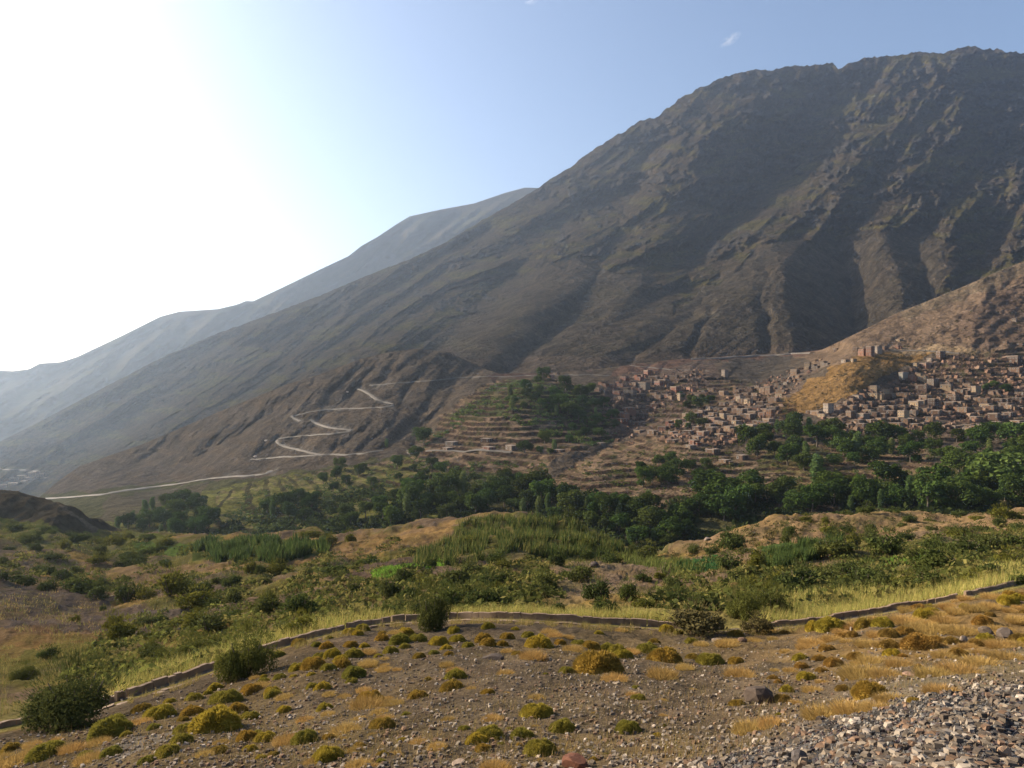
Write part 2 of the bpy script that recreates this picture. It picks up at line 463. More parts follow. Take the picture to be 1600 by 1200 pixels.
# ---- B: the valley side across, with terraces, the village hill and the road spur
topB = curve([(-300, 800), (0, 792), (60, 778), (100, 745), (125, 728), (220, 695), (280, 670), (350, 640), (450, 600), (500, 585), (565, 560), (610, 550), (650, 545), (700, 550), (740, 568), (780, 584),
              (880, 582), (950, 575), (1000, 568), (1050, 562), (1150, 556), (1240, 552), (1285, 546), (1310, 534), (1340, 520), (1400, 490), (1450, 470), (1500, 450), (1550, 428), (1600, 408), (1800, 330)])
botB = lambda u: crestA(u) + 34
ctlB = [(-250, 830, 420), (-250, 800, 700), (0, 840, 380), (0, 800, 560), (60, 785, 700), (200, 840, 360), (200, 800, 430), (100, 790, 560), (100, 748, 800), (125, 730, 820), (220, 697, 800), (350, 642, 780), (450, 603, 760), (565, 563, 780),
        (650, 549, 790), (700, 553, 790), (740, 570, 790), (830, 585, 770), (950, 577, 810), (1100, 560, 880), (1240, 554, 900), (1290, 549, 840), (1310, 536, 760), (1400, 492, 770), (1500, 452, 780), (1600, 410, 800), (1750, 350, 830),
        (250, 760, 600), (430, 740, 520), (600, 708, 530), (300, 800, 410), (300, 860, 330), (500, 780, 400), (500, 850, 310), (600, 800, 345), (600, 740, 460), (250, 735, 690), (350, 700, 660), (450, 680, 610), (550, 620, 690), (600, 655, 600),
        (500, 720, 540), (650, 640, 640), (700, 600, 705), (665, 660, 600), (750, 720, 470), (750, 790, 360), (750, 840, 300), (750, 660, 545), (830, 592, 690), (900, 600, 690), (720, 630, 610), (780, 610, 640), (900, 650, 570), (840, 690, 500), (945, 690, 515), (965, 705, 470), (830, 740, 430),
        (1000, 880, 270), (1000, 830, 300), (1000, 750, 385), (870, 740, 405), (925, 722, 425), (1050, 690, 470), (1150, 700, 455), (1200, 645, 560), (1100, 650, 585), (1000, 610, 700), (1000, 655, 610), (950, 640, 620), (1080, 590, 740), (1130, 620, 650),
        (1190, 585, 770), (1140, 575, 810), (1210, 606, 650), (1250, 580, 700), (1300, 560, 690), (1400, 545, 670), (1400, 600, 590), (1300, 640, 540), (1400, 660, 500), (1600, 660, 490), (1600, 550, 620), (1600, 490, 700), (1500, 560, 620), (1500, 500, 700), (1250, 640, 560),
        (1400, 710, 430), (1250, 710, 430), (1400, 770, 330), (1600, 760, 320), (1200, 780, 340), (1300, 830, 280), (1600, 830, 260), (1750, 830, 260), (1750, 650, 490), (1750, 500, 680), (1100, 800, 320), (1150, 760, 360)]
ctlB = [(p[0], p[1], math.log(p[2])) for p in ctlB]
usB = np.arange(-200, 1760.1, 1.9)
tsB = np.linspace(0, 1, 300)
U, V = sheet('B', usB, tsB, botB, topB)
D = np.exp(TPS(ctlB)(U, V))
def gully(U, V, line, wl, wr, amp):
    """a ravine running down a face: depth grows over wl pixels from the left, shrinks over wr to the right"""
    p = np.array(line, float); o = np.argsort(p[:, 1]); p = p[o]
    ug = np.interp(V, p[:, 1], p[:, 0]); a_ = np.interp(V, p[:, 1], p[:, 2]) if p.shape[1] > 2 else 1.0
    wob = 7 * fbm(V / 30, U / 400, 3, 77)
    s = U - ug - wob
    l = np.clip(1 + s / wl, 0, 1); r = np.clip(1 - s / wr, 0, 1)
    prof = np.where(s < 0, l ** 1.15, r ** 1.3)
    end = sstep(p[0, 1] - 25, p[0, 1] + 10, V) * (1 - sstep(p[-1, 1] - 5, p[-1, 1] + 30, V))
    return amp * a_ * prof * end
D += gully(U, V, [(735, 590), (700, 630), (670, 665), (640, 700)], 60, 30, 20)
D += gully(U, V, [(1010, 640), (985, 668), (960, 690), (900, 722)], 40, 40, 18)
D += gully(U, V, [(560, 600), (520, 640), (450, 690), (400, 735)], 60, 60, 22)
D += gully(U, V, [(430, 640), (340, 700), (240, 750)], 60, 70, 25)
D += gully(U, V, [(260, 700), (180, 740), (110, 775)], 50, 50, 25)
D += gully(U, V, [(1545, 430), (1535, 470), (1520, 520)], 26, 40, -9)
T = [([(655, 705), (690, 650), (760, 596), (850, 590), (940, 610), (965, 640), (960, 690), (870, 712), (845, 745), (640, 730)], 3.3),
     ([(845, 752), (920, 712), (1010, 678), (1080, 690), (1200, 715), (1240, 760), (1100, 800), (990, 790)], 1.75),
     ([(330, 850), (320, 800), (350, 766), (430, 745), (640, 715), (700, 745), (560, 800), (560, 850)], 1.6),
     ([(1170, 735), (1190, 690), (1440, 700), (1480, 760), (1300, 800), (1190, 800)], 1.5),
     ([(960, 640), (1000, 600), (1110, 590), (1200, 600), (1250, 640), (1200, 690), (1050, 690)], 3.4),
     ([(1262, 674), (1335, 636), (1400, 594), (1470, 558), (1620, 542), (1620, 675)], 4.2)]
tm = np.zeros(U.shape)
for poly, st in T:
    tm = np.maximum(tm, inpoly(U, V, poly))
calm = 1 - .95 * tm
D *= 1 + calm * (0.010 * ridged((U + .9 * V) / 40, V / 80, 4, 21) * sstep(740, 690, V) * (1 - .75 * sstep(1120, 1220, U)) + 0.004 * fbm(U / 22, V / 12, 4, 22))
crag = inpoly(U + 8 * perlin(U / 20, V / 20, 3), V, [(1480, 520), (1545, 455), (1620, 440), (1620, 560), (1520, 545)]).astype(float)
D *= 1 + crag * 0.003 * ridged(U / 30, V / 12, 4, 25)
P = W(U, V, D)
# terraces: flat treads, steep stone risers
zq = P[..., 2].copy(); riser = np.zeros(U.shape); terr = np.zeros(U.shape)
for poly, st in T:
    m = inpoly(U + 9 * fbm(U / 30, V / 15, 3, 41), V + 4 * fbm(U / 30, V / 15, 3, 42), poly)
    zz = (P[..., 2] + (0.6 * fbm(U / 130, V / 90, 2, 43) + .10 * perlin(U / 18, V / 14, 45)) * st) / st
    k = np.floor(zz); f = zz - k
    w = 0.3
    new = (k + np.where(f < 1 - w, f * 0.28, 0.28 * (1 - w) + (f - 1 + w) / w * (1 - 0.28 * (1 - w)))) * st
    rs = (f > 1 - w)
    zq = np.where(m, P[..., 2] + (new - zz * st), zq); riser = np.where(m, rs, riser); terr = np.where(m, 1, terr)
P[..., 2] = zq
SHEETS['B']['P'] = P
un = U + 10 * fbm(U / 45, V / 20, 4, 51); vn = V + 6 * fbm(U / 40, V / 16, 4, 52)
n1 = fbm(U / 40, V / 16, 5, 53); n2 = fbm(U / 9, V / 5, 4, 54)
col = np.zeros(P.shape) + c3(.165, .130, .098)
col = blend(col, .6 * sstep(-.1, .5, n1), c3(.20, .145, .095))
paint([(-200, 900), (-200, 770), (60, 775), (130, 765), (430, 742), (640, 712), (860, 745), (1000, 790), (1240, 770), (1620, 690), (1620, 900)], (.135, .130, .055), .9)
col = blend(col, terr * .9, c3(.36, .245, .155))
paint([(150, 860), (170, 800), (330, 765), (430, 748), (640, 718), (700, 745), (700, 800), (560, 850)], (.27, .26, .065), .9, 0.5 + .5 * sstep(-.4, .3, n2))
paint([(150, 812), (175, 775), (330, 752), (300, 790), (200, 815)], (.17, .135, .09), .8)
for pl in ([(330, 790), (400, 765), (450, 762), (440, 780), (370, 800), (330, 805)], [(525, 775), (600, 740), (650, 745), (600, 765), (530, 790)], [(480, 795), (520, 785), (530, 800), (490, 815)]):
    paint(pl, (.27, .25, .07), .9)
paint([(770, 598), (850, 590), (940, 612), (960, 640), (900, 660), (800, 640), (700, 655)], (.10, .13, .045), .85, .4 + .6 * sstep(-.3, .3, n1))
paint([(1180, 740), (1200, 690), (1300, 700), (1290, 735)], (.13, .15, .045), .6)
paint([(1210, 720), (1450, 730), (1500, 760), (1200, 790)], (.25, .18, .085), .8, .5 + .5 * sstep(-.3, .3, n1))
paint([(1190, 655), (1215, 625), (1250, 600), (1300, 575), (1400, 540), (1470, 548), (1400, 580), (1330, 620), (1230, 655)], (.34, .205, .085), 1)
paint([(1240, 556), (1310, 530), (1400, 488), (1500, 448), (1620, 398), (1620, 545), (1500, 550), (1390, 545), (1300, 575)], (.265, .185, .125), 1)
paint([(1400, 490), (1620, 398), (1620, 425), (1500, 465), (1420, 500)], (.19, .155, .105), .7, .5 + .5 * sstep(-.3, .3, n2))
paint([(1480, 520), (1535, 462), (1620, 440), (1620, 530), (1540, 545)], (.21, .145, .105), .8)
paint([(1390, 545), (1470, 540), (1560, 548), (1500, 556), (1400, 551)], (.42, .30, .18), .9)
vil = sstep(-.5, .2, n2)
paint([(935, 640), (950, 600), (1000, 575), (1120, 570), (1130, 620), (1000, 680), (965, 680)], (.215, .150, .115), .9, .5 + .5 * vil)
paint([(1030, 680), (1120, 640), (1240, 580), (1290, 560), (1250, 600), (1215, 640), (1205, 680), (1100, 700)], (.23, .165, .125), .9, .5 + .5 * vil)
paint([(1255, 668), (1290, 640), (1400, 590), (1450, 560), (1620, 545), (1620, 690)], (.22, .155, .115), .95, .5 + .5 * vil)
paint([(950, 590), (980, 568), (1060, 560), (1290, 540), (1280, 552), (1100, 568), (1060, 575)], (.21, .125, .090), .9)
paint([(1140, 560), (1240, 555), (1240, 600), (1150, 612)], (.11, .095, .08), .8)  # shade of the gorge, put into the slope colour
paint([(940, 580), (760, 592), (780, 580), (880, 575)], (.17, .105, .08), .8)
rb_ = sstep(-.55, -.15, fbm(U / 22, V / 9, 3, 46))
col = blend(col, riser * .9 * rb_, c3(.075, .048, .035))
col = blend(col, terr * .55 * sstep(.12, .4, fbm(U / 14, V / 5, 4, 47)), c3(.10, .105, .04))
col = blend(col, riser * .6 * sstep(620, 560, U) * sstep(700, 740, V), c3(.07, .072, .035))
SPOIL = [[(560, 605), (572, 612), (590, 625), (612, 634)], [(578, 601), (590, 604)], [(505, 638), (530, 640)], [(455, 652), (470, 658)], [(483, 655), (500, 665), (548, 671)], [(530, 662), (537, 667)],
         [(432, 686), (445, 697), (500, 709)], [(352, 742), (372, 738)], [(425, 740), (432, 733)]]
for ln in SPOIL:
    dd = distline(U, V, ln)
    col = blend(col, .85 * (1 - sstep(1.5, 5.5, dd + 2.5 * n2)), c3(.24, .205, .165))
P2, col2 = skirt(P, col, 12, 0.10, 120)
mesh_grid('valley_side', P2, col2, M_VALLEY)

# ---- C: the mountain
topC = curve([(-300, 790), (-100, 735), (0, 690), (60, 660), (150, 612), (250, 560), (340, 521), (420, 492), (500, 462), (575, 430), (640, 405), (700, 377), (750, 346), (800, 318), (840, 295), (860, 280),
              (890, 262), (920, 238), (960, 214), (1000, 190), (1022, 184), (1035, 176), (1060, 155), (1100, 134), (1130, 121), (1150, 116), (1185, 109), (1200, 111), (1235, 104), (1242, 101), (1250, 105),
              (1290, 100), (1302, 100), (1310, 107), (1330, 97), (1345, 92), (1400, 87), (1430, 82), (1450, 82), (1472, 84), (1490, 79), (1508, 73), (1525, 72), (1535, 78), (1560, 77), (1585, 82), (1620, 83), (1800, 110), (2000, 150)])
topC0 = topC
topC = lambda u: topC0(u) - (2.6 * ridged(u / 26, 0 * u, 4, 301, .6) + 1.2 * fbm(u / 7, 0 * u, 3, 302)) * (.35 + .65 * sstep(820, 1000, u)) * sstep(40, 300, u)
botC = lambda u: np.interp(u, [-300, 0, 100, 350, 560, 700, 900, 1240, 1300, 1600, 2000], [880, 800, 800, 730, 660, 640, 630, 600, 600, 560, 560])
ctlC = [(-250, 860, 1500), (0, 800, 1350), (0, 740, 1560), (-200, 780, 1900), (0, 695, 2200), (100, 800, 1150), (100, 760, 1300), (350, 730, 900), (350, 670, 1080), (560, 660, 850), (600, 600, 960), (890, 630, 840), (890, 590, 870), (1240, 600, 900), (1290, 550, 950), (1600, 560, 960), (1900, 560, 960),
        (1600, 420, 1250), (1600, 82, 2600), (1850, 120, 2600), (1100, 135, 2700), (1310, 106, 2700), (840, 295, 2700), (575, 430, 2500), (340, 521, 2450), (150, 612, 2350), (1200, 380, 1480), (1500, 380, 1420), (1200, 480, 1150), (1450, 470, 1150),
        (1000, 480, 1200), (800, 500, 1250), (600, 540, 1300), (400, 600, 1400), (200, 680, 1600), (1200, 250, 2000), (1450, 250, 1950), (900, 380, 1800), (1000, 300, 2050), (700, 470, 1700), (500, 520, 1800), (300, 600, 1850), (1700, 300, 1700)]
ctlC = [(p[0], p[1], math.log(p[2])) for p in ctlC]
usC = np.arange(-200, 1800.1, 2.0)
tsC = np.linspace(0, 1, 330)
U, V = sheet('C', usC, tsC, botC, topC)
D = np.exp(TPS(ctlC)(U, V))
tt = tsC[:, None] + 0 * U
edge = 1 - sstep(.93, 1.0, tt)
fade = sstep(0, .06, tt)
G = gully(U, V, [(1325, 70, .35), (1285, 180, .8), (1228, 240, 1), (1162, 305, 1), (1105, 375, .9), (1060, 450, .6), (1005, 482, .38), (945, 508, .28), (870, 565, .12)], 150, 150, 330)
G += gully(U, V, [(1030, 200, .6), (1000, 270, 1), (972, 340, 1), (945, 410, .8), (905, 470, .5), (860, 520, .35), (790, 585, .2)], 95, 75, 190)
G += gully(U, V, [(1125, 448, .4), (1098, 470, 1), (1050, 515, 1), (985, 567, .6)], 55, 16, 62)
G += gully(U, V, [(1112, 478), (1096, 510), (1080, 545)], 14, 10, 16)
G += gully(U, V, [(1200, 420), (1190, 470), (1198, 500), (1203, 545)], 20, 12, 20)
G += gully(U, V, [(1213, 430), (1203, 460), (1202, 490)], 9, 9, 11)
G += gully(U, V, [(1295, 320, .5), (1318, 400, 1), (1332, 460, 1), (1336, 510, .9), (1350, 560, .5)], 105, 80, 185)
G += gully(U, V, [(1360, 360), (1345, 410), (1334, 440)], 16, 16, 14)
G += gully(U, V, [(1440, 350), (1438, 390), (1448, 430), (1456, 470)], 60, 36, 55)
G += gully(U, V, [(1590, 330), (1560, 400), (1520, 450)], 90, 50, 60)
G += gully(U, V, [(1470, 150), (1430, 190), (1400, 250), (1350, 300)], 50, 50, 50)
G += gully(U, V, [(1660, 120), (1590, 180), (1540, 240), (1500, 300)], 90, 110, 90)
G += gully(U, V, [(1335, 92), (1320, 120), (1290, 180)], 12, 26, -40)
G += gully(U, V, [(930, 300, .5), (860, 370, 1), (800, 430, 1), (740, 480, .8), (690, 540, .5)], 110, 90, 170)
G += gully(U, V, [(850, 430, .5), (790, 470, 1), (700, 530, 1), (640, 560, 1)], 55, 60, 55)
G += gully(U, V, [(760, 360, .6), (680, 420, 1), (600, 490, 1), (520, 540, .9), (420, 590, .8), (300, 660, .5)], 110, 90, 190)
G += gully(U, V, [(560, 450, .6), (480, 510, 1), (380, 560, 1), (280, 620, .8), (180, 690, .6)], 90, 80, 170)
G += gully(U, V, [(960, 440, .7), (900, 500, 1), (840, 545, 1), (780, 590, 1)], 50, 40, 40)
G += gully(U, V, [(340, 540), (240, 610), (120, 690), (40, 750)], 90, 80, 160)
D += 1.15 * G * edge
kk = np.interp(U, [0, 700, 1100, 1600], [1.35, 1.25, .75, .35])
ac = (U + kk * V)
scree = inpoly(U + 14 * perlin(U / 40, V / 40, 5), V + 14 * perlin(U / 30, V / 30, 6), [(1000, 600), (1010, 520), (1130, 430), (1230, 365), (1300, 385), (1330, 370), (1440, 345), (1500, 420), (1440, 480), (1350, 620)]).astype(float)
scree = np.maximum(scree, inpoly(U + 20 * perlin(U / 40, V / 40, 5), V + 14 * perlin(U / 30, V / 30, 6), [(800, 440), (900, 400), (1060, 455), (1010, 600), (600, 600), (700, 520)]) * .9)
crag = sstep(.05, .45, fbm((U + .8 * V) / 110, V / 45, 4, 61) + .50 * sstep(400, 260, V) * sstep(850, 1150, U) - .12)
crag = crag * (1 - scree)
D *= 1 - edge * ((0.035 + .022 * sstep(900, 600, U)) * ridged(ac / 75, V / 190, 5, 62, .55) * (1 - .92 * scree) * fade)
on = fbm((U + .25 * V) / 24, V / 15, 5, 64, .6) - .85 * (1 - crag) + .10
outc = (sstep(0, .09, on) * .6 + sstep(.28, .36, on) * .5 + sstep(.55, .62, on) * .4) * (1 - .9 * scree)
D *= 1 - (0.35 + .65 * edge) * fade * ((0.004 + .006 * crag) * (1 - .85 * scree) * fbm(U / 26, V / 18, 5, 63) + 0.010 * crag * ridged((U + .3 * V) / 34, V / 22, 5, 64, .6) + 0.017 * outc + 0.003 * crag * fbm(U / 7, V / 5, 2, 303) + .0028 * scree * fbm(ac / 7, V / 70, 3, 66))
P = W(U, V, D)
SHEETS['C']['P'] = P
n1 = fbm(ac / 60, V / 40, 5, 71); n2 = fbm(U / 10, V / 7, 4, 72); un = U + 10 * n1; vn = V + 6 * n1
col = np.zeros(P.shape) + c3(.165, .126, .084)
gr = sstep(-.15, .35, fbm((U + 1.5 * V) / 70, V / 14, 5, 73) + .30 * sstep(420, 200, V) * sstep(1100, 1500, U) - .12)
col = blend(col, .75 * gr, c3(.215, .190, .060))
rk = sstep(-.02, .10, on + .12 * n2) * (1 - .9 * scree)
col = blend(col, .85 * rk, c3(.165, .150, .140))
col = blend(col, .25 * rk * sstep(.2, .5, fbm(U / 60, V / 30, 3, 74)), c3(.26, .17, .12))
col = blend(col, scree * .9, c3(.175, .142, .105))
col = blend(col, scree * .5 * sstep(.1, .5, fbm(ac / 30, V / 120, 4, 75)), c3(.19, .145, .105))
spk = sstep(.22, .5, fbm(U / 4.2, V / 3.0, 2, 305)) * (1 - .7 * scree)
col = blend(col, .55 * spk, c3(.055, .062, .035))
col = blend(col, .4 * sstep(.4, .7, fbm(U / 5, V / 3.5, 2, 306)) * (1 - scree), c3(.24, .20, .15))
rill = scree * sstep(.25, .55, fbm(ac / 5, V / 70, 3, 307))
col = blend(col, .35 * rill, c3(.09, .075, .06))
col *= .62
paint([(640, 600), (700, 540), (720, 560), (1000, 552), (1290, 536), (1290, 560), (900, 600)], (.16, .115, .085), .5)
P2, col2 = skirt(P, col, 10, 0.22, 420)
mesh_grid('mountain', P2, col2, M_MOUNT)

# ---- D: the ridge beyond, on the left
topD = curve([(-900, 560), (-400, 590), (-100, 575), (0, 579), (20, 580), (45, 577), (62, 568), (95, 566), (120, 558), (190, 525), (250, 495), (280, 487), (340, 483), (370, 476), (385, 470), (395, 471), (440, 450), (500, 421), (545, 400), (565, 384),
              (590, 370), (620, 350), (640, 338), (690, 327), (740, 318), (790, 301), (820, 293), (850, 294), (950, 260), (1100, 230)])
botD = lambda u: 800 + 0 * u
ctlD = [(-900, 800, 2500), (-900, 560, 4300), (0, 800, 1900), (0, 720, 2500), (0, 640, 3200), (0, 580, 3900), (300, 800, 2300), (300, 650, 2900), (300, 550, 3500), (340, 484, 4000), (600, 800, 2600), (600, 600, 3400), (600, 450, 4200), (640, 340, 4700), (850, 294, 4900), (900, 600, 3600), (1100, 230, 5200), (1100, 800, 3000)]
ctlD = [(p[0], p[1], math.log(p[2])) for p in ctlD]
usD = np.arange(-900, 1100.1, 4.0)
tsD = np.linspace(0, 1, 130)
U, V = sheet('D', usD, tsD, botD, topD)
D = np.exp(TPS(ctlD)(U, V))
tt = tsD[:, None] + 0 * U; edge = 1 - sstep(.93, 1.0, tt)
D += edge * gully(U, V, [(560, 390), (520, 430), (450, 480), (380, 530)], 60, 90, 200)
D += edge * gully(U, V, [(700, 340), (640, 390), (560, 450)], 90, 60, 220)
D += edge * gully(U, V, [(380, 480), (300, 540), (200, 600), (100, 660)], 90, 80, 220)
D += edge * gully(U, V, [(240, 510), (140, 570), (40, 630)], 90, 80, 200)
D *= 1 - edge * (0.085 * ridged((U + 1.4 * V) / 85, V / 160, 5, 81) + .01 * fbm(U / 25, V / 15, 4, 82))
P = W(U, V, D)
SHEETS['D']['P'] = P
col = np.zeros(P.shape) + c3(.15, .125, .09)
col = blend(col, .6 * sstep(-.2, .4, fbm((U + V) / 60, V / 30, 4, 83)), c3(.12, .118, .06))
P2, col2 = skirt(P, col, 8, 0.3, 500)
mesh_grid('mountain', P2, col2, M_FAR)

# ---- low plain under everything, out to the edge of the air
zf = -420.0
gx = np.linspace(-5400, 5400, 60); gy = np.linspace(60, 8400, 50)
GX, GY = np.meshgrid(gx, gy)
PZ = np.stack([GX, GY, zf + 12 * fbm(GX / 900, GY / 900, 3, 91)], -1)
mesh_grid('terrain', PZ, np.zeros(PZ.shape) + c3(.16, .13, .09), M_FAR)

# ------------------------------------------------------------------ roads
def road(key, pts, width, lift, mat, name='road', fill=.5):
    p0 = np.array([pts[0]] + list(pts) + [pts[-1]], float); p = []
    for i in range(1, len(p0) - 2):
        for t in np.linspace(0, 1, 9)[:-1]:
            a_, b_, c_, d_ = p0[i - 1:i + 3]
            p.append(.5 * (2 * b_ + (c_ - a_) * t + (2 * a_ - 5 * b_ + 4 * c_ - d_) * t * t + (3 * b_ - a_ - 3 * c_ + d_) * t ** 3))
    p = np.array(p + [p0[-1]])
    p[:, 1] += 1.1 * fbm(p[:, 0] / 17, p[:, 1] * .05, 3, 19)
    seg = np.hypot(np.diff(p[:, 0]), np.diff(p[:, 1])); s = np.concatenate([[0], np.cumsum(seg)])
    q = np.arange(0, s[-1], 2.0)
    u = np.interp(q, s, p[:, 0]); v = np.interp(q, s, p[:, 1])
    c = atv(key, u, v)
    for _ in range(3):
        c[1:-1] = (c[:-2] + 2 * c[1:-1] + c[2:]) / 4
    t = np.gradient(c[:, :2], axis=0); t /= np.linalg.norm(t, axis=1)[:, None] + 1e-9
    nrm = np.stack([-t[:, 1], t[:, 0]], 1)
    # the outer side is the one nearer the camera
    sgn = np.where((nrm * c[:, :2]).sum(1) > 0, -1, 1)[:, None]
    nrm = nrm * sgn
    w = width / 2
    wig = 1 + .25 * fbm(q / 25, q * 0, 3, 5)[:, None]
    rows = [c - np.concatenate([nrm * w, 0 * c[:, :1]], 1) + [0, 0, lift + .25],
            c + np.concatenate([nrm * w * .6, 0 * c[:, :1]], 1) + [0, 0, lift],
            c + np.concatenate([nrm * w * wig, 0 * c[:, :1]], 1) + [0, 0, lift - .2],
            c + np.concatenate([nrm * (w * wig + fill), 0 * c[:, :1]], 1) + [0, 0, lift - fill * 1.1 - .25]]
    P = np.stack(rows)
    r, k = P.shape[:2]; i = np.arange(r * k).reshape(r, k)
    f = np.stack([i[:-1, :-1], i[:-1, 1:], i[1:, 1:], i[1:, :-1]], -1).reshape(-1, 4)
    o = link(name, raw_mesh(name, P.reshape(-1, 3), f, True, [mat]))
    return tag(o, kind='structure')

road('B', [(62, 780), (150, 773), (250, 760), (340, 747), (400, 743), (428, 736)], 5, .45, M_ROAD)
road('B', [(392, 718), (440, 714), (500, 711), (560, 709), (600, 704)], 2.4, .2, M_ROAD)
road('B', [(500, 711), (470, 703), (445, 697), (434, 686), (470, 681), (520, 677), (551, 672), (520, 668), (498, 663), (484, 655)], 2.4, .2, M_ROAD)
road('B', [(470, 658), (455, 651), (480, 645), (510, 640), (560, 638), (615, 634), (590, 625), (572, 612), (556, 605)], 2.4, .2, M_ROAD)
road('B', [(578, 602), (640, 597), (700, 592), (745, 589), (800, 588), (880, 586)], 2.4, .2, M_ROAD)
road('B', [(880, 586), (920, 586), (952, 586)], 2.4, .2, M_ROAD)
road('B', [(985, 570), (1010, 574), (1060, 578), (1110, 580)], 2.4, .2, M_ROAD)
road('B', [(1080, 562), (1150, 558), (1210, 555), (1270, 551)], 6, 1.0, M_ROAD, fill=1.4)
road('B', [(668, 704), (720, 702), (760, 703), (800, 706)], 3.2, .3, M_ROAD)
road('B', [(1400, 548), (1450, 548), (1500, 552)], 3.2, .3, M_ROAD)
road('C', [(-20, 733), (20, 735), (60, 738)], 12, 2, M_ROAD)

# ------------------------------------------------------------------ words for labels
ORD = ('first second third fourth fifth sixth seventh eighth ninth tenth eleventh twelfth thirteenth fourteenth fifteenth sixteenth '
       'seventeenth eighteenth nineteenth twentieth').split()
for t_ in ('twenty', 'thirty', 'forty', 'fifty', 'sixty'):
    ORD += [t_ + '-' + o_ for o_ in ORD[:9]] + [{'twenty': 'thirtieth', 'thirty': 'fortieth', 'forty': 'fiftieth', 'fifty': 'sixtieth', 'sixty': 'seventieth'}[t_]]

def row_labels(items, noun, place, per_row=14, first='lowest', up='up'):
    """items: dicts with u, v, adj. Rows are counted upwards from the lowest, then each row from the left."""
    items = sorted(items, key=lambda d: -d['v'])
    nrow = max(1, round(len(items) / per_row)); k = math.ceil(len(items) / nrow)
    for r in range(nrow):
        row = sorted(items[r * k:(r + 1) * k], key=lambda d: d['u'])
        rn = first if r == 0 else ORD[r]
        for i, d in enumerate(row):
            if nrow == 1: d['label'] = f"{d['adj']} {noun}, {ORD[i]} from the left {place}"
            else: d['label'] = f"{d['adj']} {noun}, {ORD[i]} from left in {rn} row {place}"

def copy_tree(o, parent=None):
    c = o.copy(); C.objects.link(c); c.parent = parent
    if parent is not None: c.matrix_parent_inverse = o.matrix_parent_inverse.copy()
    for ch in list(o.children): copy_tree(ch, c)
    return c

class Proto:
    """the first use places the source itself, each further use a copy"""
    every = []
    def __init__(self, root): self.root = root; self.used = False; Proto.every.append(self)
    def put(self, loc, rz, scale, label, cat, group, color=None, name=None):
        if self.used:
            o = copy_tree(self.root)
            if name: o.name = name
        else: o = self.root; self.used = True
        o.location = loc; o.rotation_euler = (0, 0, rz)
        o.scale = scale if hasattr(scale, '__len__') else (scale,) * 3
        tag(o, label, cat, group)
        if color is not None:
            o.color = color
            for ch in o.children:
                ch.color = color
        return o

def empty(name):
    o = bpy.data.objects.new(name, None); o.empty_display_size = 0.5; C.objects.link(o); return o

# ------------------------------------------------------------------ plant shapes
def leaf_cloud(rs, blobs, n, size, up=0.0, inner=0.2, drop=0.5):
    """small leaf clumps through the volume of several lobes, most of them near the outside"""
    b = np.array(blobs, float)
    w = b[:, 3] ** 2; w /= w.sum()
    k = rs.choice(len(b), n, p=w)
    d = rs.normal(size=(n, 3)); d /= np.linalg.norm(d, axis=1)[:, None]
    d[:, 2] = np.where((d[:, 2] < 0) & (rs.rand(n) < drop), -d[:, 2], d[:, 2])
    rr = np.where(rs.rand(n) < inner, rs.rand(n) ** .5 * .8, .82 + .26 * rs.rand(n))
    lump = 1 + .16 * np.sin(d[:, 0] * 5 + b[k, 0] * 9) * np.cos(d[:, 1] * 6 + b[k, 1] * 7)
    c = b[k, :3] + d * (rr * lump * b[k, 3])[:, None] * np.array([1, 1, .86])
    nrm = d + rs.normal(size=(n, 3)) * .75; nrm[:, 2] += up
    nrm /= np.linalg.norm(nrm, axis=1)[:, None]
    t = np.cross(nrm, rs.normal(size=(n, 3))); t /= np.linalg.norm(t, axis=1)[:, None] + 1e-9
    bt = np.cross(nrm, t)
    s = (size * (.55 + .9 * rs.rand(n)))[:, None]; asp = (.45 + .35 * rs.rand(n))[:, None]
    v = np.stack([c - t * s, c - bt * s * asp + nrm * s * .12, c + t * s, c + bt * s * asp + nrm * s * .12], 1).reshape(-1, 3)
    v[:, 2] = np.maximum(v[:, 2], 0.02)
    return v, np.arange(4 * n).reshape(n, 4)

def tube(path, radii, k=6):
    path = np.array(path, float); vs, fs = [], []
    for i, (p, r) in enumerate(zip(path, radii)):
        d = path[min(i + 1, len(path) - 1)] - path[max(i - 1, 0)]; d /= np.linalg.norm(d) + 1e-9
        a_ = np.cross(d, [0.3, 0.9, 0.1]); a_ /= np.linalg.norm(a_); b_ = np.cross(d, a_)
        for j in range(k):
            th = 2 * pi * j / k
            vs.append(p + r * (cos(th) * a_ + sin(th) * b_))
    for i in range(len(path) - 1):
        for j in range(k):
            fs.append((i * k + j, i * k + (j + 1) % k, (i + 1) * k + (j + 1) % k, (i + 1) * k + j))
    return np.array(vs), np.array(fs)

def join(parts):
    V_, F_, o = [], [], 0
    for v, f in parts:
        V_.append(v); F_.append(f + o); o += len(v)
    return np.concatenate(V_), np.concatenate(F_)

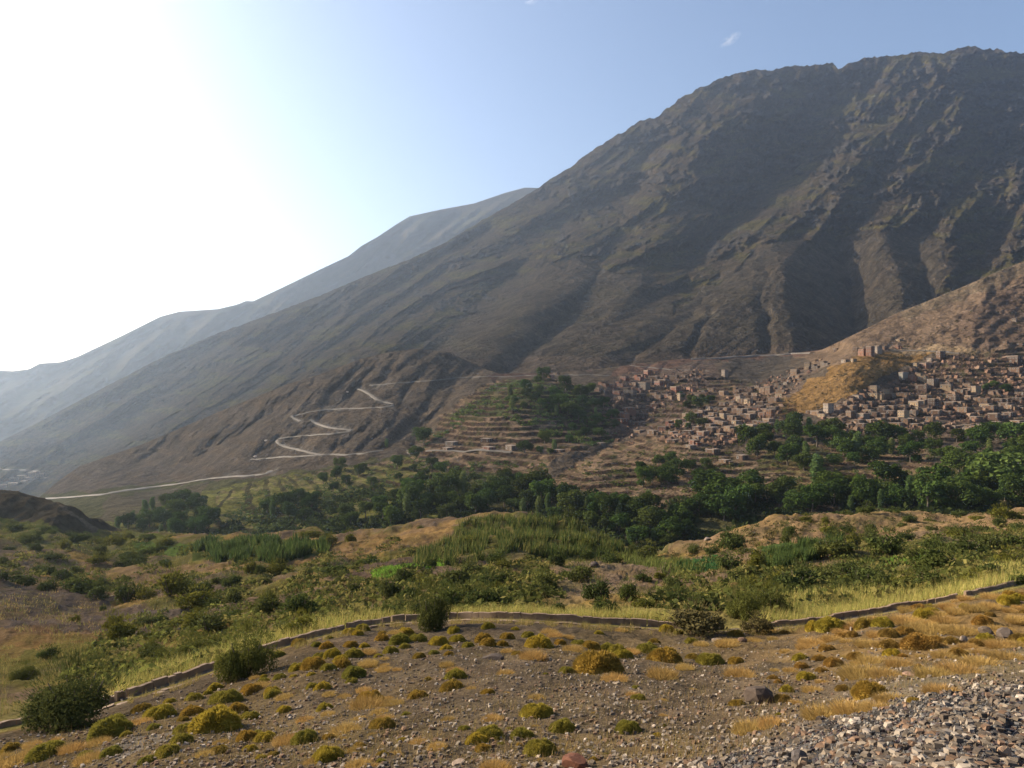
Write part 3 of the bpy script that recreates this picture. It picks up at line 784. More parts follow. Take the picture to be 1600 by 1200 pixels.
def make_tree(seed, kind):
    rs = np.random.RandomState(seed)
    if kind == 'poplar':
        H = 10; blobs = [(rs.normal() * .15, rs.normal() * .15, z, .35 + 1.05 * sin(pi * min(1, (z - .6) / 9.6)) ** .7) for z in np.arange(1.6, 9.8, .65)]
        n, size, mat = 1300, .26, M_POPLAR
    else:
        H = 10; R0 = 3.0 + rs.rand()
        blobs = [(0, 0, 5.6, 2.9)]
        for i in range(11):
            th = rs.rand() * 2 * pi; z = 1.9 + 6.3 * rs.rand(); rr = R0 * (1 - ((z - 5) / 6.2) ** 2) * (.6 + .4 * rs.rand())
            blobs.append((cos(th) * rr, sin(th) * rr, z, 1.1 + 1.0 * rs.rand()))
        n, size, mat = 2100, .34, M_TREE
    root = empty('poplar_tree' if kind == 'poplar' else 'broadleaf_tree')
    parts = [tube([(0, 0, -1.5), (0, 0, 0), (.1, .05, 2), (.05, .1, 5), (0, 0, 8 if kind == 'poplar' else 6.5)], [.34, .30, .22, .14, .05])]
    for i in range(5):
        th = i * 1.3 + rs.rand(); z = 2.2 + i * .7
        parts.append(tube([(0, 0, z), (cos(th) * .9, sin(th) * .9, z + 1), (cos(th) * 2, sin(th) * 2, z + 2.4)] if kind != 'poplar' else
                          [(0, 0, z), (cos(th) * .4, sin(th) * .4, z + 1), (cos(th) * .6, sin(th) * .6, z + 2)], [.12, .08, .03], 5))
    v, f = join(parts)
    link('trunk', raw_mesh('trunk', v, f, True), M_BARK, root)
    v, f = leaf_cloud(rs, blobs, n, size)
    link('crown', raw_mesh('crown', v, f), mat, root)
    return Proto(root)

def make_bush(seed, n, size, mat, name='shrub', low=1.0, stems=True, upright=0.0):
    """about 2 m wide and 1.5 m high at scale 1"""
    rs = np.random.RandomState(seed)
    blobs = [(0, 0, .62 * low, .62)]
    for i in range(9):
        th = rs.rand() * 2 * pi; rr = .35 + .5 * rs.rand()
        blobs.append((cos(th) * rr, sin(th) * rr, (.28 + .75 * rs.rand() * (1.1 - rr * .6)) * low, .26 + .26 * rs.rand()))
    v, f = leaf_cloud(rs, blobs, n, size, inner=.25, drop=.25)
    # loose sprigs that break the outline
    m = n // 12
    th = rs.rand(m) * 2 * pi; ph = rs.rand(m) * 1.35
    rad = 1.0 + .28 * rs.rand(m)
    c = np.stack([np.cos(th) * np.sin(ph) * rad, np.sin(th) * np.sin(ph) * rad, .35 + np.cos(ph) * 1.05 * low * rad], 1)
    d = c - np.array([0, 0, .3]); d /= np.linalg.norm(d, axis=1)[:, None]; d[:, 2] += upright
    t = np.cross(d, rs.normal(size=(m, 3))); t /= np.linalg.norm(t, axis=1)[:, None]
    s = size * 1.6
    vv = np.stack([c - t * s * .22, c + t * s * .22, c + d * s * 1.7], 1)
    v2 = np.concatenate([vv, vv[:, 2:3]], 1)[:, :4].reshape(-1, 3)
    v2 = v2 + 0; f2 = np.arange(4 * m).reshape(m, 4)
    v2[3::4] += t * s * .05
    v, f = join([(v, f), (v2, f2)])
    if not stems:
        o = link(name, raw_mesh(name, v, f), mat); return Proto(o)
    root = empty(name)
    link('foliage', raw_mesh('foliage', v, f), mat, root)
    parts = []
    for i in range(6):
        th = i * 1.05 + rs.rand() * .5
        parts.append(tube([(0, 0, -.2), (cos(th) * .12, sin(th) * .12, .2), (cos(th) * .45, sin(th) * .45, .75 * low), (cos(th) * .6, sin(th) * .6, 1.05 * low)], [.045, .04, .025, .01], 5))
    pv_, pf = join(parts)
    link('stems', raw_mesh('stems', pv_, pf, True), M_BARK, root)
    return Proto(root)

def blades(rs, c, d, h, w):
    """narrow pointed blades: c foot points, d unit directions, h lengths, w widths"""
    n = len(c)
    t = np.cross(d, rs.normal(size=(n, 3))); t /= np.linalg.norm(t, axis=1)[:, None] + 1e-9
    v = np.stack([c - t * w[:, None], c + t * w[:, None], c + d * h[:, None]], 1).reshape(-1, 3)
    return v, np.arange(3 * n).reshape(n, 3)

def make_cushion(seed, n=4200):
    """dense spiny hedgehog cushion, 1 m wide, .42 m high"""
    rs = np.random.RandomState(seed)
    th = rs.rand(n) * 2 * pi; z = rs.rand(n); s_ = np.sqrt(1 - z * z * .98)
    d = np.stack([np.cos(th) * s_, np.sin(th) * s_, z], 1)
    ra = .5 * (1 + .08 * np.sin(th * 3 + seed) + .03 * np.sin(th * 7 + 2 * seed)) * (1 + .03 * np.sin(d[:, 2] * 9 + th * 4))
    c = d * ra[:, None] * np.array([.86, .86, .70])
    dd = d + rs.normal(size=(n, 3)) * .16; dd /= np.linalg.norm(dd, axis=1)[:, None]
    v, f = blades(rs, c, dd, .04 + .06 * rs.rand(n), .010 + .010 * rs.rand(n))
    # the packed body below the spines
    k = 14; q = 7; vs = []
    for i in range(q + 1):
        el = (pi / 2) * i / q
        for j in range(k):
            a_ = 2 * pi * j / k; rr = .5 * (1 + .08 * sin(a_ * 3 + seed) + .03 * sin(a_ * 7 + 2 * seed)) * .95
            vs.append((cos(a_) * cos(el) * rr, sin(a_) * cos(el) * rr, sin(el) * rr * .80 - .03))
    fs = []
    for i in range(q):
        for j in range(k):
            a0, a1, b0, b1 = i * k + j, i * k + (j + 1) % k, (i + 1) * k + j, (i + 1) * k + (j + 1) % k
            fs += [(a0, a1, b1), (a0, b1, b0)]
    v, f = join([(v, f), (np.array(vs), np.array(fs))])
    return Proto(link('cushion_shrub', raw_mesh('cushion_shrub', v, f), M_CUSHION))

def make_tuft(seed, n=1500):
    rs = np.random.RandomState(seed)
    th = rs.rand(n) * 2 * pi; r = .36 * np.sqrt(rs.rand(n))
    c = np.stack([np.cos(th) * r, np.sin(th) * r, 0 * r - .03], 1)
    lean = .25 + 1.0 * r[:, None] / .36
    d = np.stack([np.cos(th), np.sin(th), 0 * th], 1) * lean * .55 + np.array([0, 0, 1]) + rs.normal(size=(n, 3)) * .22
    d /= np.linalg.norm(d, axis=1)[:, None]
    v, f = blades(rs, c, d, .22 + .24 * rs.rand(n), .006 + .007 * rs.rand(n))
    return Proto(link('dry_grass_tuft', raw_mesh('dry_grass_tuft', v, f), M_TUFT))

def stone_mesh(rs, sub=1, flat=.62):
    import bmesh
    bm = bmesh.new(); bmesh.ops.create_icosphere(bm, subdivisions=sub, radius=.5)
    v = np.array([x.co[:] for x in bm.verts]); f = np.array([[q.index for q in x.verts] for x in bm.faces]); bm.free()
    # cut by random planes so that it gets facets and edges
    for _ in range(9 if sub > 1 else 5):
        n = rs.normal(size=3); n /= np.linalg.norm(n); h = .28 + .14 * rs.rand()
        dd = v @ n - h; v = v - np.where(dd > 0, dd, 0)[:, None] * n
    v = v * np.array([1, .75 + .3 * rs.rand(), flat + .2 * rs.rand()])
    return v, f

# ------------------------------------------------------------------ the village houses
def box(lo, hi):
    x0, y0, z0 = lo; x1, y1, z1 = hi
    v = np.array([(x0, y0, z0), (x1, y0, z0), (x1, y1, z0), (x0, y1, z0), (x0, y0, z1), (x1, y0, z1), (x1, y1, z1), (x0, y1, z1)], float)
    f = np.array([(0, 3, 2, 1), (4, 5, 6, 7), (0, 1, 5, 4), (1, 2, 6, 5), (2, 3, 7, 6), (3, 0, 4, 7)])
    return v, f

def window_mesh():
    w, h = .55, .7
    pr = [box((-w - .1, -.09, -h - .1), (-w, .02, h + .1)), box((w, -.09, -h - .1), (w + .1, .02, h + .1)),
          box((-w, -.09, h), (w, .02, h + .1)), box((-w, -.12, -h - .1), (w, .02, -h))]
    nf = 24; pr.append(box((-w, -.03, -h), (w, .015, h)))
    v, f = join(pr)
    return raw_mesh('window', v, f, mats=[M_FRAME, M_GLASS], midx=[0] * nf + [1] * 6)
WINDOW = window_mesh()
DOOR = raw_mesh('door', *box((-.5, -.06, 0), (.5, .02, 2.0)), mats=[M_DOOR])

def make_house(seed, storeys, w, dp, style):
    rs = np.random.RandomState(seed)
    root = empty('stone_house'); H = 3.0 * storeys
    body = [box((-w / 2, -dp / 2, -5), (w / 2, dp / 2, H))]
    if style == 1: body.append(box((-w / 2, -dp / 2, H), (-w / 2 + .45 * w, dp / 2 - .2, H + 2.3)))
    if style == 2: body.append(box((w / 2, -dp / 2 + 1.2, -5), (w / 2 + .4 * w, dp / 2 - .6, H * .62)))
    v, f = join(body)
    link('wall', raw_mesh('wall', v, f), M_WALL, root)
    t = .28; o = .35
    roof = [box((-w / 2 - o, -dp / 2 - o, H + .003), (w / 2 + o, dp / 2 + o, H + t))]
    if style == 1: roof = [box((-w / 2 + .45 * w + .003, -dp / 2 - o, H + .003), (w / 2 + o, dp / 2 + o, H + t)), box((-w / 2 - o, -dp / 2 - o, H + 2.303), (-w / 2 + .45 * w + o, dp / 2 + .1, H + 2.3 + t))]
    if style == 2: roof.append(box((w / 2 + .004, -dp / 2 + .9, H * .62 + .003), (w / 2 + .4 * w + .3, dp / 2 - .3, H * .62 + .25)))
    if style == 3:
        for bx in ((-w / 2, -dp / 2, w / 2, -dp / 2 + .3), (-w / 2, dp / 2 - .3, w / 2, dp / 2), (-w / 2, -dp / 2 + .303, -w / 2 + .3, dp / 2 - .303), (w / 2 - .3, -dp / 2 + .303, w / 2, dp / 2 - .303)):
            roof.append(box((bx[0], bx[1], H + t + .003), (bx[2], bx[3], H + t + .6)))
    v, f = join(roof)
    link('roof', raw_mesh('roof', v, f), M_ROOF, root)
    nw = max(2, int(w / 2.6))
    for s in range(storeys):
        for i in range(nw):
            x = -w / 2 + (i + .5) * w / nw
            if s == 0 and i == nw // 2:
                d = link('door', DOOR, None, root); d.location = (x, -dp / 2 - .004, .02); continue
            if rs.rand() < .12: continue
            q = link('window', WINDOW, None, root); q.location = (x, -dp / 2 - .004, 3.0 * s + 1.65)
        for y in (-dp / 4, dp / 4):
            if rs.rand() < .6:
                q = link('window', WINDOW, None, root); q.location = (w / 2 + .004, y, 3.0 * s + 1.7); q.rotation_euler = (0, 0, pi / 2)
                if style == 2 and s == 0: q.location = (-w / 2 - .004, y, 3.0 * s + 1.7); q.rotation_euler = (0, 0, -pi / 2)
    return Proto(root)

HOUSE = {(1, 0): make_house(1, 1, 10, 7, 0), (1, 1): make_house(2, 1, 12, 8, 3), (1, 2): make_house(3, 1, 8, 6, 2),
         (2, 0): make_house(4, 2, 10, 8, 0), (2, 1): make_house(5, 2, 11, 8, 3), (2, 2): make_house(6, 2, 9, 8, 2), (2, 3): make_house(7, 1, 11, 8, 1),
         (3, 0): make_house(8, 3, 10, 8, 0), (3, 1): make_house(9, 3, 9, 8, 3), (1, 3): make_house(10, 1, 5, 5, 0), (3, 2): make_house(12, 2, 11, 8, 1)}
BASEW = {(1, 0): 10, (1, 1): 12, (1, 2): 10, (2, 0): 10, (2, 1): 11, (2, 2): 11, (2, 3): 11, (3, 0): 10, (3, 1): 9, (1, 3): 5, (3, 2): 11}
TONE = {'tan': (.30, .215, .15), 'pink': (.40, .235, .175), 'red': (.27, .12, .085), 'brown': (.20, .135, .10), 'grey': (.26, .235, .21), 'white': (.56, .52, .47),
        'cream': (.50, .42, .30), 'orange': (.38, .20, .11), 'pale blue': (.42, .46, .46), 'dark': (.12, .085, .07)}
ZO = {'h1': (900, 530, 16 / 3), 'h2': (1150, 500, 6.4), 'h3': (1370, 480, 6.0), 'h0': (700, 550, 16 / 3), 'px': (0, 0, 1)}
def zz(z, x, y): ox, oy, s = ZO[z]; return ox + x / s, oy + y / s, s

HL = []   # zoom, x centre, y base, width, height, tone, cluster
def H(cl, z, rows):
    for r in rows:
        u, v, s = zz(z, r[0], r[1]); HL.append(dict(cl=cl, u=u, v=v, w=r[2] / s, h=r[3] / s, tone=r[4]))
H('gully', 'h1', [(450, 470, 110, 85, 'grey'), (230, 385, 90, 40, 'pink'), (300, 402, 80, 45, 'pink'), (372, 392, 80, 50, 'pink'), (190, 422, 70, 25, 'brown'), (565, 402, 100, 60, 'grey'), (650, 332, 100, 28, 'tan'),
  (725, 352, 90, 30, 'brown'), (820, 330, 80, 38, 'tan'), (830, 425, 95, 40, 'red'), (758, 372, 70, 28, 'brown'), (690, 402, 75, 35, 'tan'), (905, 318, 80, 28, 'dark'), (985, 300, 100, 22, 'brown'), (620, 368, 60, 28, 'brown'),
  (465, 520, 100, 40, 'grey'), (380, 500, 70, 32, 'brown'), (500, 560, 80, 30, 'tan'), (430, 592, 140, 50, 'pink'), (385, 640, 110, 48, 'pink'), (380, 690, 110, 42, 'red'), (515, 716, 110, 38, 'pink'), (548, 650, 90, 48, 'brown'),
  (365, 560, 70, 28, 'brown'), (1130, 418, 85, 28, 'tan'), (1230, 450, 60, 40, 'tan'), (1240, 310, 26, 48, 'white'), (875, 500, 24, 48, 'cream'), (960, 340, 90, 28, 'brown'), (1050, 425, 90, 22, 'grey'), (540, 470, 80, 34, 'dark'), (740, 440, 80, 26, 'brown'), (660, 460, 90, 24, 'tan')])
H('spur', 'h1', [(530, 780, 90, 30, 'tan'), (640, 792, 115, 48, 'tan'), (725, 742, 90, 40, 'pink'), (795, 722, 90, 58, 'red'), (860, 682, 100, 32, 'pink'), (925, 672, 60, 50, 'tan'), (985, 642, 140, 45, 'brown'), (1055, 682, 100, 40, 'tan'),
  (1110, 572, 50, 42, 'white'), (1120, 722, 100, 48, 'brown'), (1190, 700, 80, 40, 'tan'), (1140, 634, 90, 42, 'tan'), (1230, 548, 90, 42, 'brown'), (1300, 532, 80, 36, 'tan'), (1372, 512, 70, 48, 'cream'), (1430, 522, 70, 42, 'cream'),
  (1240, 650, 75, 40, 'cream'), (1310, 662, 110, 55, 'brown'), (1395, 652, 90, 42, 'tan'), (1478, 622, 90, 48, 'tan'), (1560, 624, 80, 48, 'pink'), (1450, 568, 80, 38, 'tan'), (1540, 566, 80, 40, 'brown'), (1575, 430, 80, 42, 'cream'),
  (1500, 472, 90, 38, 'tan'), (1420, 458, 70, 32, 'tan'), (1200, 792, 105, 38, 'cream'), (1285, 762, 120, 58, 'tan'), (1225, 708, 80, 36, 'tan'), (1375, 732, 110, 52, 'tan'), (1470, 730, 100, 48, 'cream'), (1556, 722, 100, 58, 'orange'),
  (985, 872, 110, 58, 'red'), (960, 902, 80, 28, 'grey'), (850, 800, 110, 34, 'pink'), (1140, 942, 110, 38, 'brown'), (1385, 992, 85, 58, 'brown'), (1240, 1022, 115, 24, 'tan'), (1020, 820, 90, 36, 'tan'), (1060, 610, 70, 36, 'brown'),
  (1180, 590, 70, 36, 'tan'), (1340, 600, 80, 38, 'brown'), (1260, 590, 60, 34, 'tan'), (1010, 600, 90, 30, 'tan')])
H('spur', 'h2', [(60, 815, 80, 50, 'tan'), (125, 812, 75, 48, 'cream'), (190, 770, 70, 40, 'brown'), (210, 895, 110, 60, 'pink'), (330, 722, 70, 60, 'tan'), (275, 712, 80, 45, 'tan'), (390, 690, 60, 34, 'brown'), (455, 682, 70, 42, 'grey'),
  (500, 642, 45, 36, 'white'), (420, 660, 60, 34, 'brown'), (570, 582, 80, 36, 'brown'), (630, 575, 60, 30, 'tan'), (545, 620, 60, 32, 'brown'), (650, 605, 60, 26, 'tan'), (345, 975, 70, 75, 'orange'), (325, 1058, 110, 60, 'orange'), (210, 1062, 120, 58, 'tan'),
  (60, 1066, 100, 55, 'cream'), (140, 975, 110, 50, 'brown'), (250, 830, 80, 42, 'brown'), (720, 485, 60, 52, 'cream'), (800, 487, 80, 58, 'grey'), (900, 455, 100, 55, 'grey'), (1095, 420, 70, 38, 'white'), (1178, 418, 34, 45, 'cream'),
  (1270, 352, 75, 85, 'pink'), (1342, 356, 66, 80, 'pink'), (1418, 326, 46, 52, 'white'), (1200, 305, 70, 42, 'tan'), (1480, 290, 70, 34, 'brown'), (1010, 300, 50, 26, 'dark'), (480, 600, 60, 30, 'tan')])
H('east', 'h2', [(925, 925, 76, 80, 'white'), (810, 942, 130, 42, 'tan'), (730, 930, 50, 34, 'brown'), (1215, 790, 80, 58, 'white'), (1390, 726, 80, 60, 'cream'), (1480, 745, 80, 60, 'cream'), (1265, 962, 125, 72, 'grey'), (1150, 955, 60, 66, 'tan'),
  (1168, 804, 55, 34, 'tan'), (1110, 838, 60, 36, 'tan'), (1065, 968, 105, 48, 'tan'), (965, 988, 90, 42, 'cream'), (1350, 830, 80, 40, 'brown'), (1440, 838, 80, 42, 'brown'), (1560, 760, 60, 50, 'grey'), (1380, 950, 90, 55, 'brown'), (1480, 960, 90, 60, 'brown'),
  (1170, 885, 80, 40, 'tan'), (1040, 870, 60, 34, 'tan'), (1300, 870, 80, 40, 'tan'), (1560, 880, 90, 46, 'tan'), (1350, 1010, 100, 44, 'tan'), (1220, 1010, 100, 36, 'brown'), (620, 950, 60, 26, 'tan'), (500, 970, 50, 30, 'orange')])
H('east', 'h3', [(250, 662, 60, 88, 'pale blue'), (320, 665, 86, 62, 'pink'), (425, 672, 95, 76, 'cream'), (525, 722, 90, 78, 'grey'), (370, 547, 42, 34, 'cream'), (455, 547, 85, 56, 'pink'), (500, 500, 50, 36, 'white'), (210, 316, 50, 26, 'cream'),
  (1290, 125, 40, 30, 'white'), (10, 425, 40, 56, 'white'), (190, 378, 70, 32, 'pink'), (1120, 712, 36, 32, 'white'), (930, 790, 30, 60, 'cream'), (250, 1032, 80, 76, 'cream'), (350, 992, 70, 44, 'grey'), (180, 1084, 140, 40, 'tan'), (620, 1104, 130, 66, 'tan'),
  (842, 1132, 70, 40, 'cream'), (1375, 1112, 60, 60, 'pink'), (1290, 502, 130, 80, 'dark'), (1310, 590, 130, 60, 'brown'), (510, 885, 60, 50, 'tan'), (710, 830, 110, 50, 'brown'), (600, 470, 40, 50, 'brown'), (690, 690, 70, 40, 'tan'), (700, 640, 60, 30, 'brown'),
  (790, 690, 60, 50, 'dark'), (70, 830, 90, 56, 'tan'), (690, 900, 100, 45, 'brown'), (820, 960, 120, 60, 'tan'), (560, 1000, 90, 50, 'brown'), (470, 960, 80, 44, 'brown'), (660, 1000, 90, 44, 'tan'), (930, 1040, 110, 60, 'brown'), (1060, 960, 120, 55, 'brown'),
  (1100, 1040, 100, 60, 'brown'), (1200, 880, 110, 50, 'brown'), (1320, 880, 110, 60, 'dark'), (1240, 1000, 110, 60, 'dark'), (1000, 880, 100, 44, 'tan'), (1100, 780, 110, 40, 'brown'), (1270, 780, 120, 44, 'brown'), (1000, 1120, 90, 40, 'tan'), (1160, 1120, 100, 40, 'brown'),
  (430, 1080, 100, 44, 'brown'), (740, 1110, 90, 36, 'brown'), (150, 900, 80, 44, 'brown'), (230, 860, 60, 36, 'tan'), (50, 960, 90, 50, 'dark'), (130, 990, 80, 50, 'brown'), (40, 1060, 80, 40, 'tan'), (880, 840, 80, 36, 'tan'), (1210, 340, 40, 34, 'tan'), (1350, 360, 60, 36, 'brown')])
H('terrace', 'h0', [(320, 735, 100, 45, 'brown'), (530, 795, 110, 55, 'grey'), (340, 800, 120, 28, 'red'), (30, 770, 110, 40, 'grey'), (840, 830, 90, 40, 'tan'), (1275, 775, 70, 26, 'grey'), (930, 820, 80, 34, 'brown'), (855, 215, 60, 34, 'pink'), (905, 190, 50, 24, 'tan'), (1185, 415, 80, 20, 'grey'), (960, 265, 100, 28, 'red')])
H('terrace', 'px', [(643, 709, 13, 7, 'grey'), (700, 700, 16, 6, 'brown')])
CLPLACE = {'gully': 'of the ravine village', 'spur': 'of the middle village', 'east': 'of the hill village', 'terrace': 'among the terraces', 'hamlet': 'of the far hamlet'}
CLGROUP = {'gully': 'village houses beyond the ravine', 'spur': 'village houses on the middle spur', 'east': 'village houses under the golden hill', 'terrace': 'farm houses among the terraces', 'hamlet': 'houses of the far hamlet'}
rh = random.Random(5)
for r in [(8, 752, 14, 5, 'orange'), (22, 750, 14, 6, 'white'), (34, 747, 13, 6, 'cream'), (46, 750, 14, 6, 'white'), (50, 742, 12, 6, 'cream'), (62, 745, 12, 6, 'white'), (4, 762, 14, 6, 'tan'), (20, 758, 14, 5, 'cream'), (38, 755, 12, 5, 'white'), (57, 739, 10, 4, 'grey'), (68, 748, 10, 4, 'cream')]:
    HL.append(dict(cl='hamlet', u=r[0], v=r[1], w=r[2], h=r[3], tone=r[4]))
def fill_houses(cl, poly, n, w0, w1, tones, seed):
    r_ = random.Random(seed); k = 0; mine = [(d['u'], d['v']) for d in HL]
    for _ in range(4000):
        if k >= n: break
        u = r_.uniform(min(p[0] for p in poly), max(p[0] for p in poly)); v = r_.uniform(min(p[1] for p in poly), max(p[1] for p in poly))
        if not bool(inpoly(np.array([u]), np.array([v]), poly)[0]): continue
        near_ = min(((u - a_) / 11) ** 2 + ((v - b_) / 5) ** 2 for a_, b_ in mine)
        if near_ < .8 or near_ > 5: continue
        mine.append((u, v)); k += 1
        HL.append(dict(cl=cl, u=u, v=v, w=r_.uniform(w0, w1), h=r_.uniform(5.5, 10), tone=r_.choice(tones)))
fill_houses('spur', [(1040, 672), (1110, 645), (1150, 610), (1250, 580), (1225, 620), (1205, 668), (1110, 680), (1050, 690)], 34, 12, 20, ['tan', 'brown', 'brown', 'tan', 'cream', 'pink'], 71)
fill_houses('east', [(1262, 668), (1300, 640), (1360, 610), (1400, 590), (1480, 590), (1600, 600), (1600, 668)], 46, 13, 22, ['tan', 'brown', 'brown', 'tan', 'cream', 'dark'], 72)
fill_houses('gully', [(945, 606), (1000, 586), (1090, 584), (1095, 606), (1010, 640), (985, 665), (965, 660), (965, 620)], 16, 12, 18, ['tan', 'brown', 'pink', 'red'], 73)
print('houses', len(HL))
for d in HL:
    key = 'C' if d['cl'] == 'hamlet' else 'B'
    p = at(key, d['u'], d['v']); d['p'] = p; dist = p[1]
    hm = 1.1 * d['h'] * dist / F; wm = max(4.0, 1.15 * d['w'] * dist / F)
    st = 1 if hm < 4.8 else 2 if hm < 8.0 else 3
    d['st'] = st
    if wm < 7: k = (1, 3) if st == 1 else (3, 1)
    else: k = rh.choice({1: [(1, 0), (1, 1), (1, 2), (1, 0)], 2: [(2, 0), (2, 1), (2, 2), (2, 3)], 3: [(3, 0), (3, 1), (3, 2)]}[st])
    d['k'] = k
    sc_w = min(1.7, max(.45, wm * .72 / BASEW[k])); stn = {(2, 3): 1.6, (3, 2): 2.6}.get(k, st)
    d['s'] = (sc_w, min(1.2, max(.7, sc_w)), max(.55, min(1.5, hm * .70 / (3.0 * stn + .3))))
    a_ = radians(rh.choice([rh.uniform(25, 40), rh.uniform(40, 62)]))
    if d['cl'] == 'hamlet': a_ = radians(rh.uniform(-20, 20))
    d['rz'] = -a_ - math.atan2(p[0], p[1]) * .6
    d['adj'] = {1: 'low', 2: 'two-storey', 3: 'tall'}[st] + ' ' + d['tone']
for cl in CLPLACE:
    row_labels([d for d in HL if d['cl'] == cl], 'flat-roofed house', CLPLACE[cl], 13)
for d in HL:
    t_ = TONE[d['tone']]; j = .33 + .17 * rh.random(); t_ = (t_[0] * 1.1, t_[1] * .94, t_[2] * .82)
    HOUSE[d['k']].put(tuple(d['p'] + np.array([0, 0, -.2])), d['rz'], d['s'], d['label'], 'house', CLGROUP[d['cl']], (t_[0] * j, t_[1] * j, t_[2] * j, 1))

# ------------------------------------------------------------------ valley trees
TREES = [make_tree(100 + i, 'broad') for i in range(6)]
POPL = [make_tree(120 + i, 'poplar') for i in range(2)]
rt = random.Random(21)
def poisson(poly, n, du, dv, rnd, tries=6000):
    xs = [p[0] for p in poly]; ys = [p[1] for p in poly]; pts = []
    for _ in range(tries):
        if len(pts) >= n: break
        u = rnd.uniform(min(xs), max(xs)); v = rnd.uniform(min(ys), max(ys))
        if not bool(inpoly(np.array([u]), np.array([v]), poly)[0]): continue
        if any(((u - a_) / du) ** 2 + ((v - b_) / dv) ** 2 < 1 for a_, b_ in pts): continue
        pts.append((u, v))
    return pts
TL = []
GROVES = [('below the upper village', 'grove under the village', [(1150, 700), (1150, 684), (1215, 676), (1600, 690), (1640, 700), (1640, 745), (1530, 748), (1460, 730), (1380, 722), (1290, 738), (1200, 728)], 62, 19, 9, (26, 34)),
          ('along the shelf edge', 'trees on the right valley floor', [(1215, 790), (1250, 800), (1640, 800), (1640, 750), (1540, 752), (1480, 775), (1400, 765), (1330, 775)], 44, 21, 9, (34, 46)),
          ('of the dark valley wood', 'trees of the valley bottom wood', [(535, 825), (545, 806), (620, 785), (700, 770), (840, 765), (890, 785), (1000, 812), (1080, 800), (1090, 830), (1050, 858), (1000, 862), (950, 845), (890, 815), (760, 806), (650, 818), (590, 835)], 70, 21, 9, (26, 38)),
          ('on the ravine slope', 'trees on the ravine slope', [(1090, 810), (1100, 770), (1180, 775), (1190, 805), (1110, 832)], 13, 18, 9, (32, 44)),
          ('in the hazy lower valley', 'trees of the hazy lower valley', [(165, 836), (200, 815), (245, 795), (300, 790), (320, 815), (345, 838), (300, 842)], 24, 16, 8, (20, 32)),
          ('at the meadow bend', 'trees at the meadow bend', [(408, 812), (425, 790), (480, 780), (500, 790), (490, 812), (430, 818)], 9, 17, 9, (24, 32)),
          ('across the green meadow', 'scattered meadow trees', [(440, 760), (520, 735), (640, 722), (720, 738), (640, 765), (540, 770)], 16, 24, 9, (12, 20)),
          ('on the green terrace top', 'terrace top trees', [(770, 615), (800, 600), (850, 596), (930, 618), (965, 655), (955, 690), (880, 694), (900, 655), (800, 645)], 34, 16, 8, (15, 22)),
          ('of the lone terrace clump', 'terrace clump trees', [(990, 760), (1000, 728), (1110, 726), (1120, 745), (1050, 760)], 12, 17, 8, (18, 26)),
          ('between the village houses', 'village garden trees', [(1060, 668), (1070, 655), (1105, 662), (1100, 672)], 4, 12, 6, (12, 16)),
          ('by the ravine houses', 'ravine garden trees', [(1058, 640), (1062, 622), (1110, 620), (1110, 636)], 6, 12, 6, (12, 18)),
          ('beside the shadowed houses', 'hill garden trees', [(1525, 612), (1530, 604), (1575, 606), (1575, 612)], 3, 12, 6, (10, 14)),
          ('under the terrace steps', 'terrace foot trees', [(800, 712), (850, 690), (880, 705), (860, 716)], 5, 15, 7, (14, 18))]
for place, grp, poly, n, du, dv, (h0, h1) in GROVES:
    its = []
    for u, v in poisson(poly, n, du, dv, rt):
        h = rt.uniform(h0 * .72, h1 * 1.05); pop = rt.random() < (.16 if n > 20 else .05)
        q_ = rt.uniform(.55, 1.15); its.append(dict(u=u, v=v, h=h, pop=pop, grp=grp, q=q_, adj=('slender poplar' if pop else 'dark green broadleaf' if q_ < .8 else 'green broadleaf')))
    row_labels([d for d in its if not d['pop']], 'tree', place, 16)
    row_labels([d for d in its if d['pop']], 'tree', place, 16)
    TL += its
for u, v, h, lb in [(1277, 768, 54, 'tall pale green poplar standing alone on the dry terraces'), (1582, 772, 62, 'broad pale olive tree at the edge of the right-hand wood'), (1012, 802, 34, 'bright green pointed poplar above the small green lawn'),
                    (662, 694, 26, 'round green tree at the foot of the terraced spur'), (1222, 790, 42, 'full green tree below the end of the dry stone terraces'), (604, 700, 14, 'small dark poplar by the valley road'), (650, 715, 18, 'narrow green tree beside the lower road bend')]:
    TL.append(dict(u=u, v=v, h=h, pop='poplar' in lb, grp=None, label=lb, pale='pale' in lb))
for i, d in enumerate(TL):
    p = at('B', d['u'], d['v']); hm = 1.15 * d['h'] * p[1] / F
    s = hm / (10.3 if d['pop'] else 9.0)
    pr_ = rt.choice(POPL) if d['pop'] else rt.choice(TREES)
    q_ = d.get('q', .9); c_ = (1.35, 1.2, 1.3, 1) if d.get('pale') and not d['pop'] else (q_ * rt.uniform(.9, 1.25), q_, q_ * .9, 1)
    wd = rt.uniform(1.0, 1.35) * (1.25 if d.get('pale') else 1)
    pr_.put(tuple(p - np.array([0, 0, .3])), rt.uniform(0, 6.28), (s * wd, s * wd, s), d['label'], 'tree', d['grp'], c_)

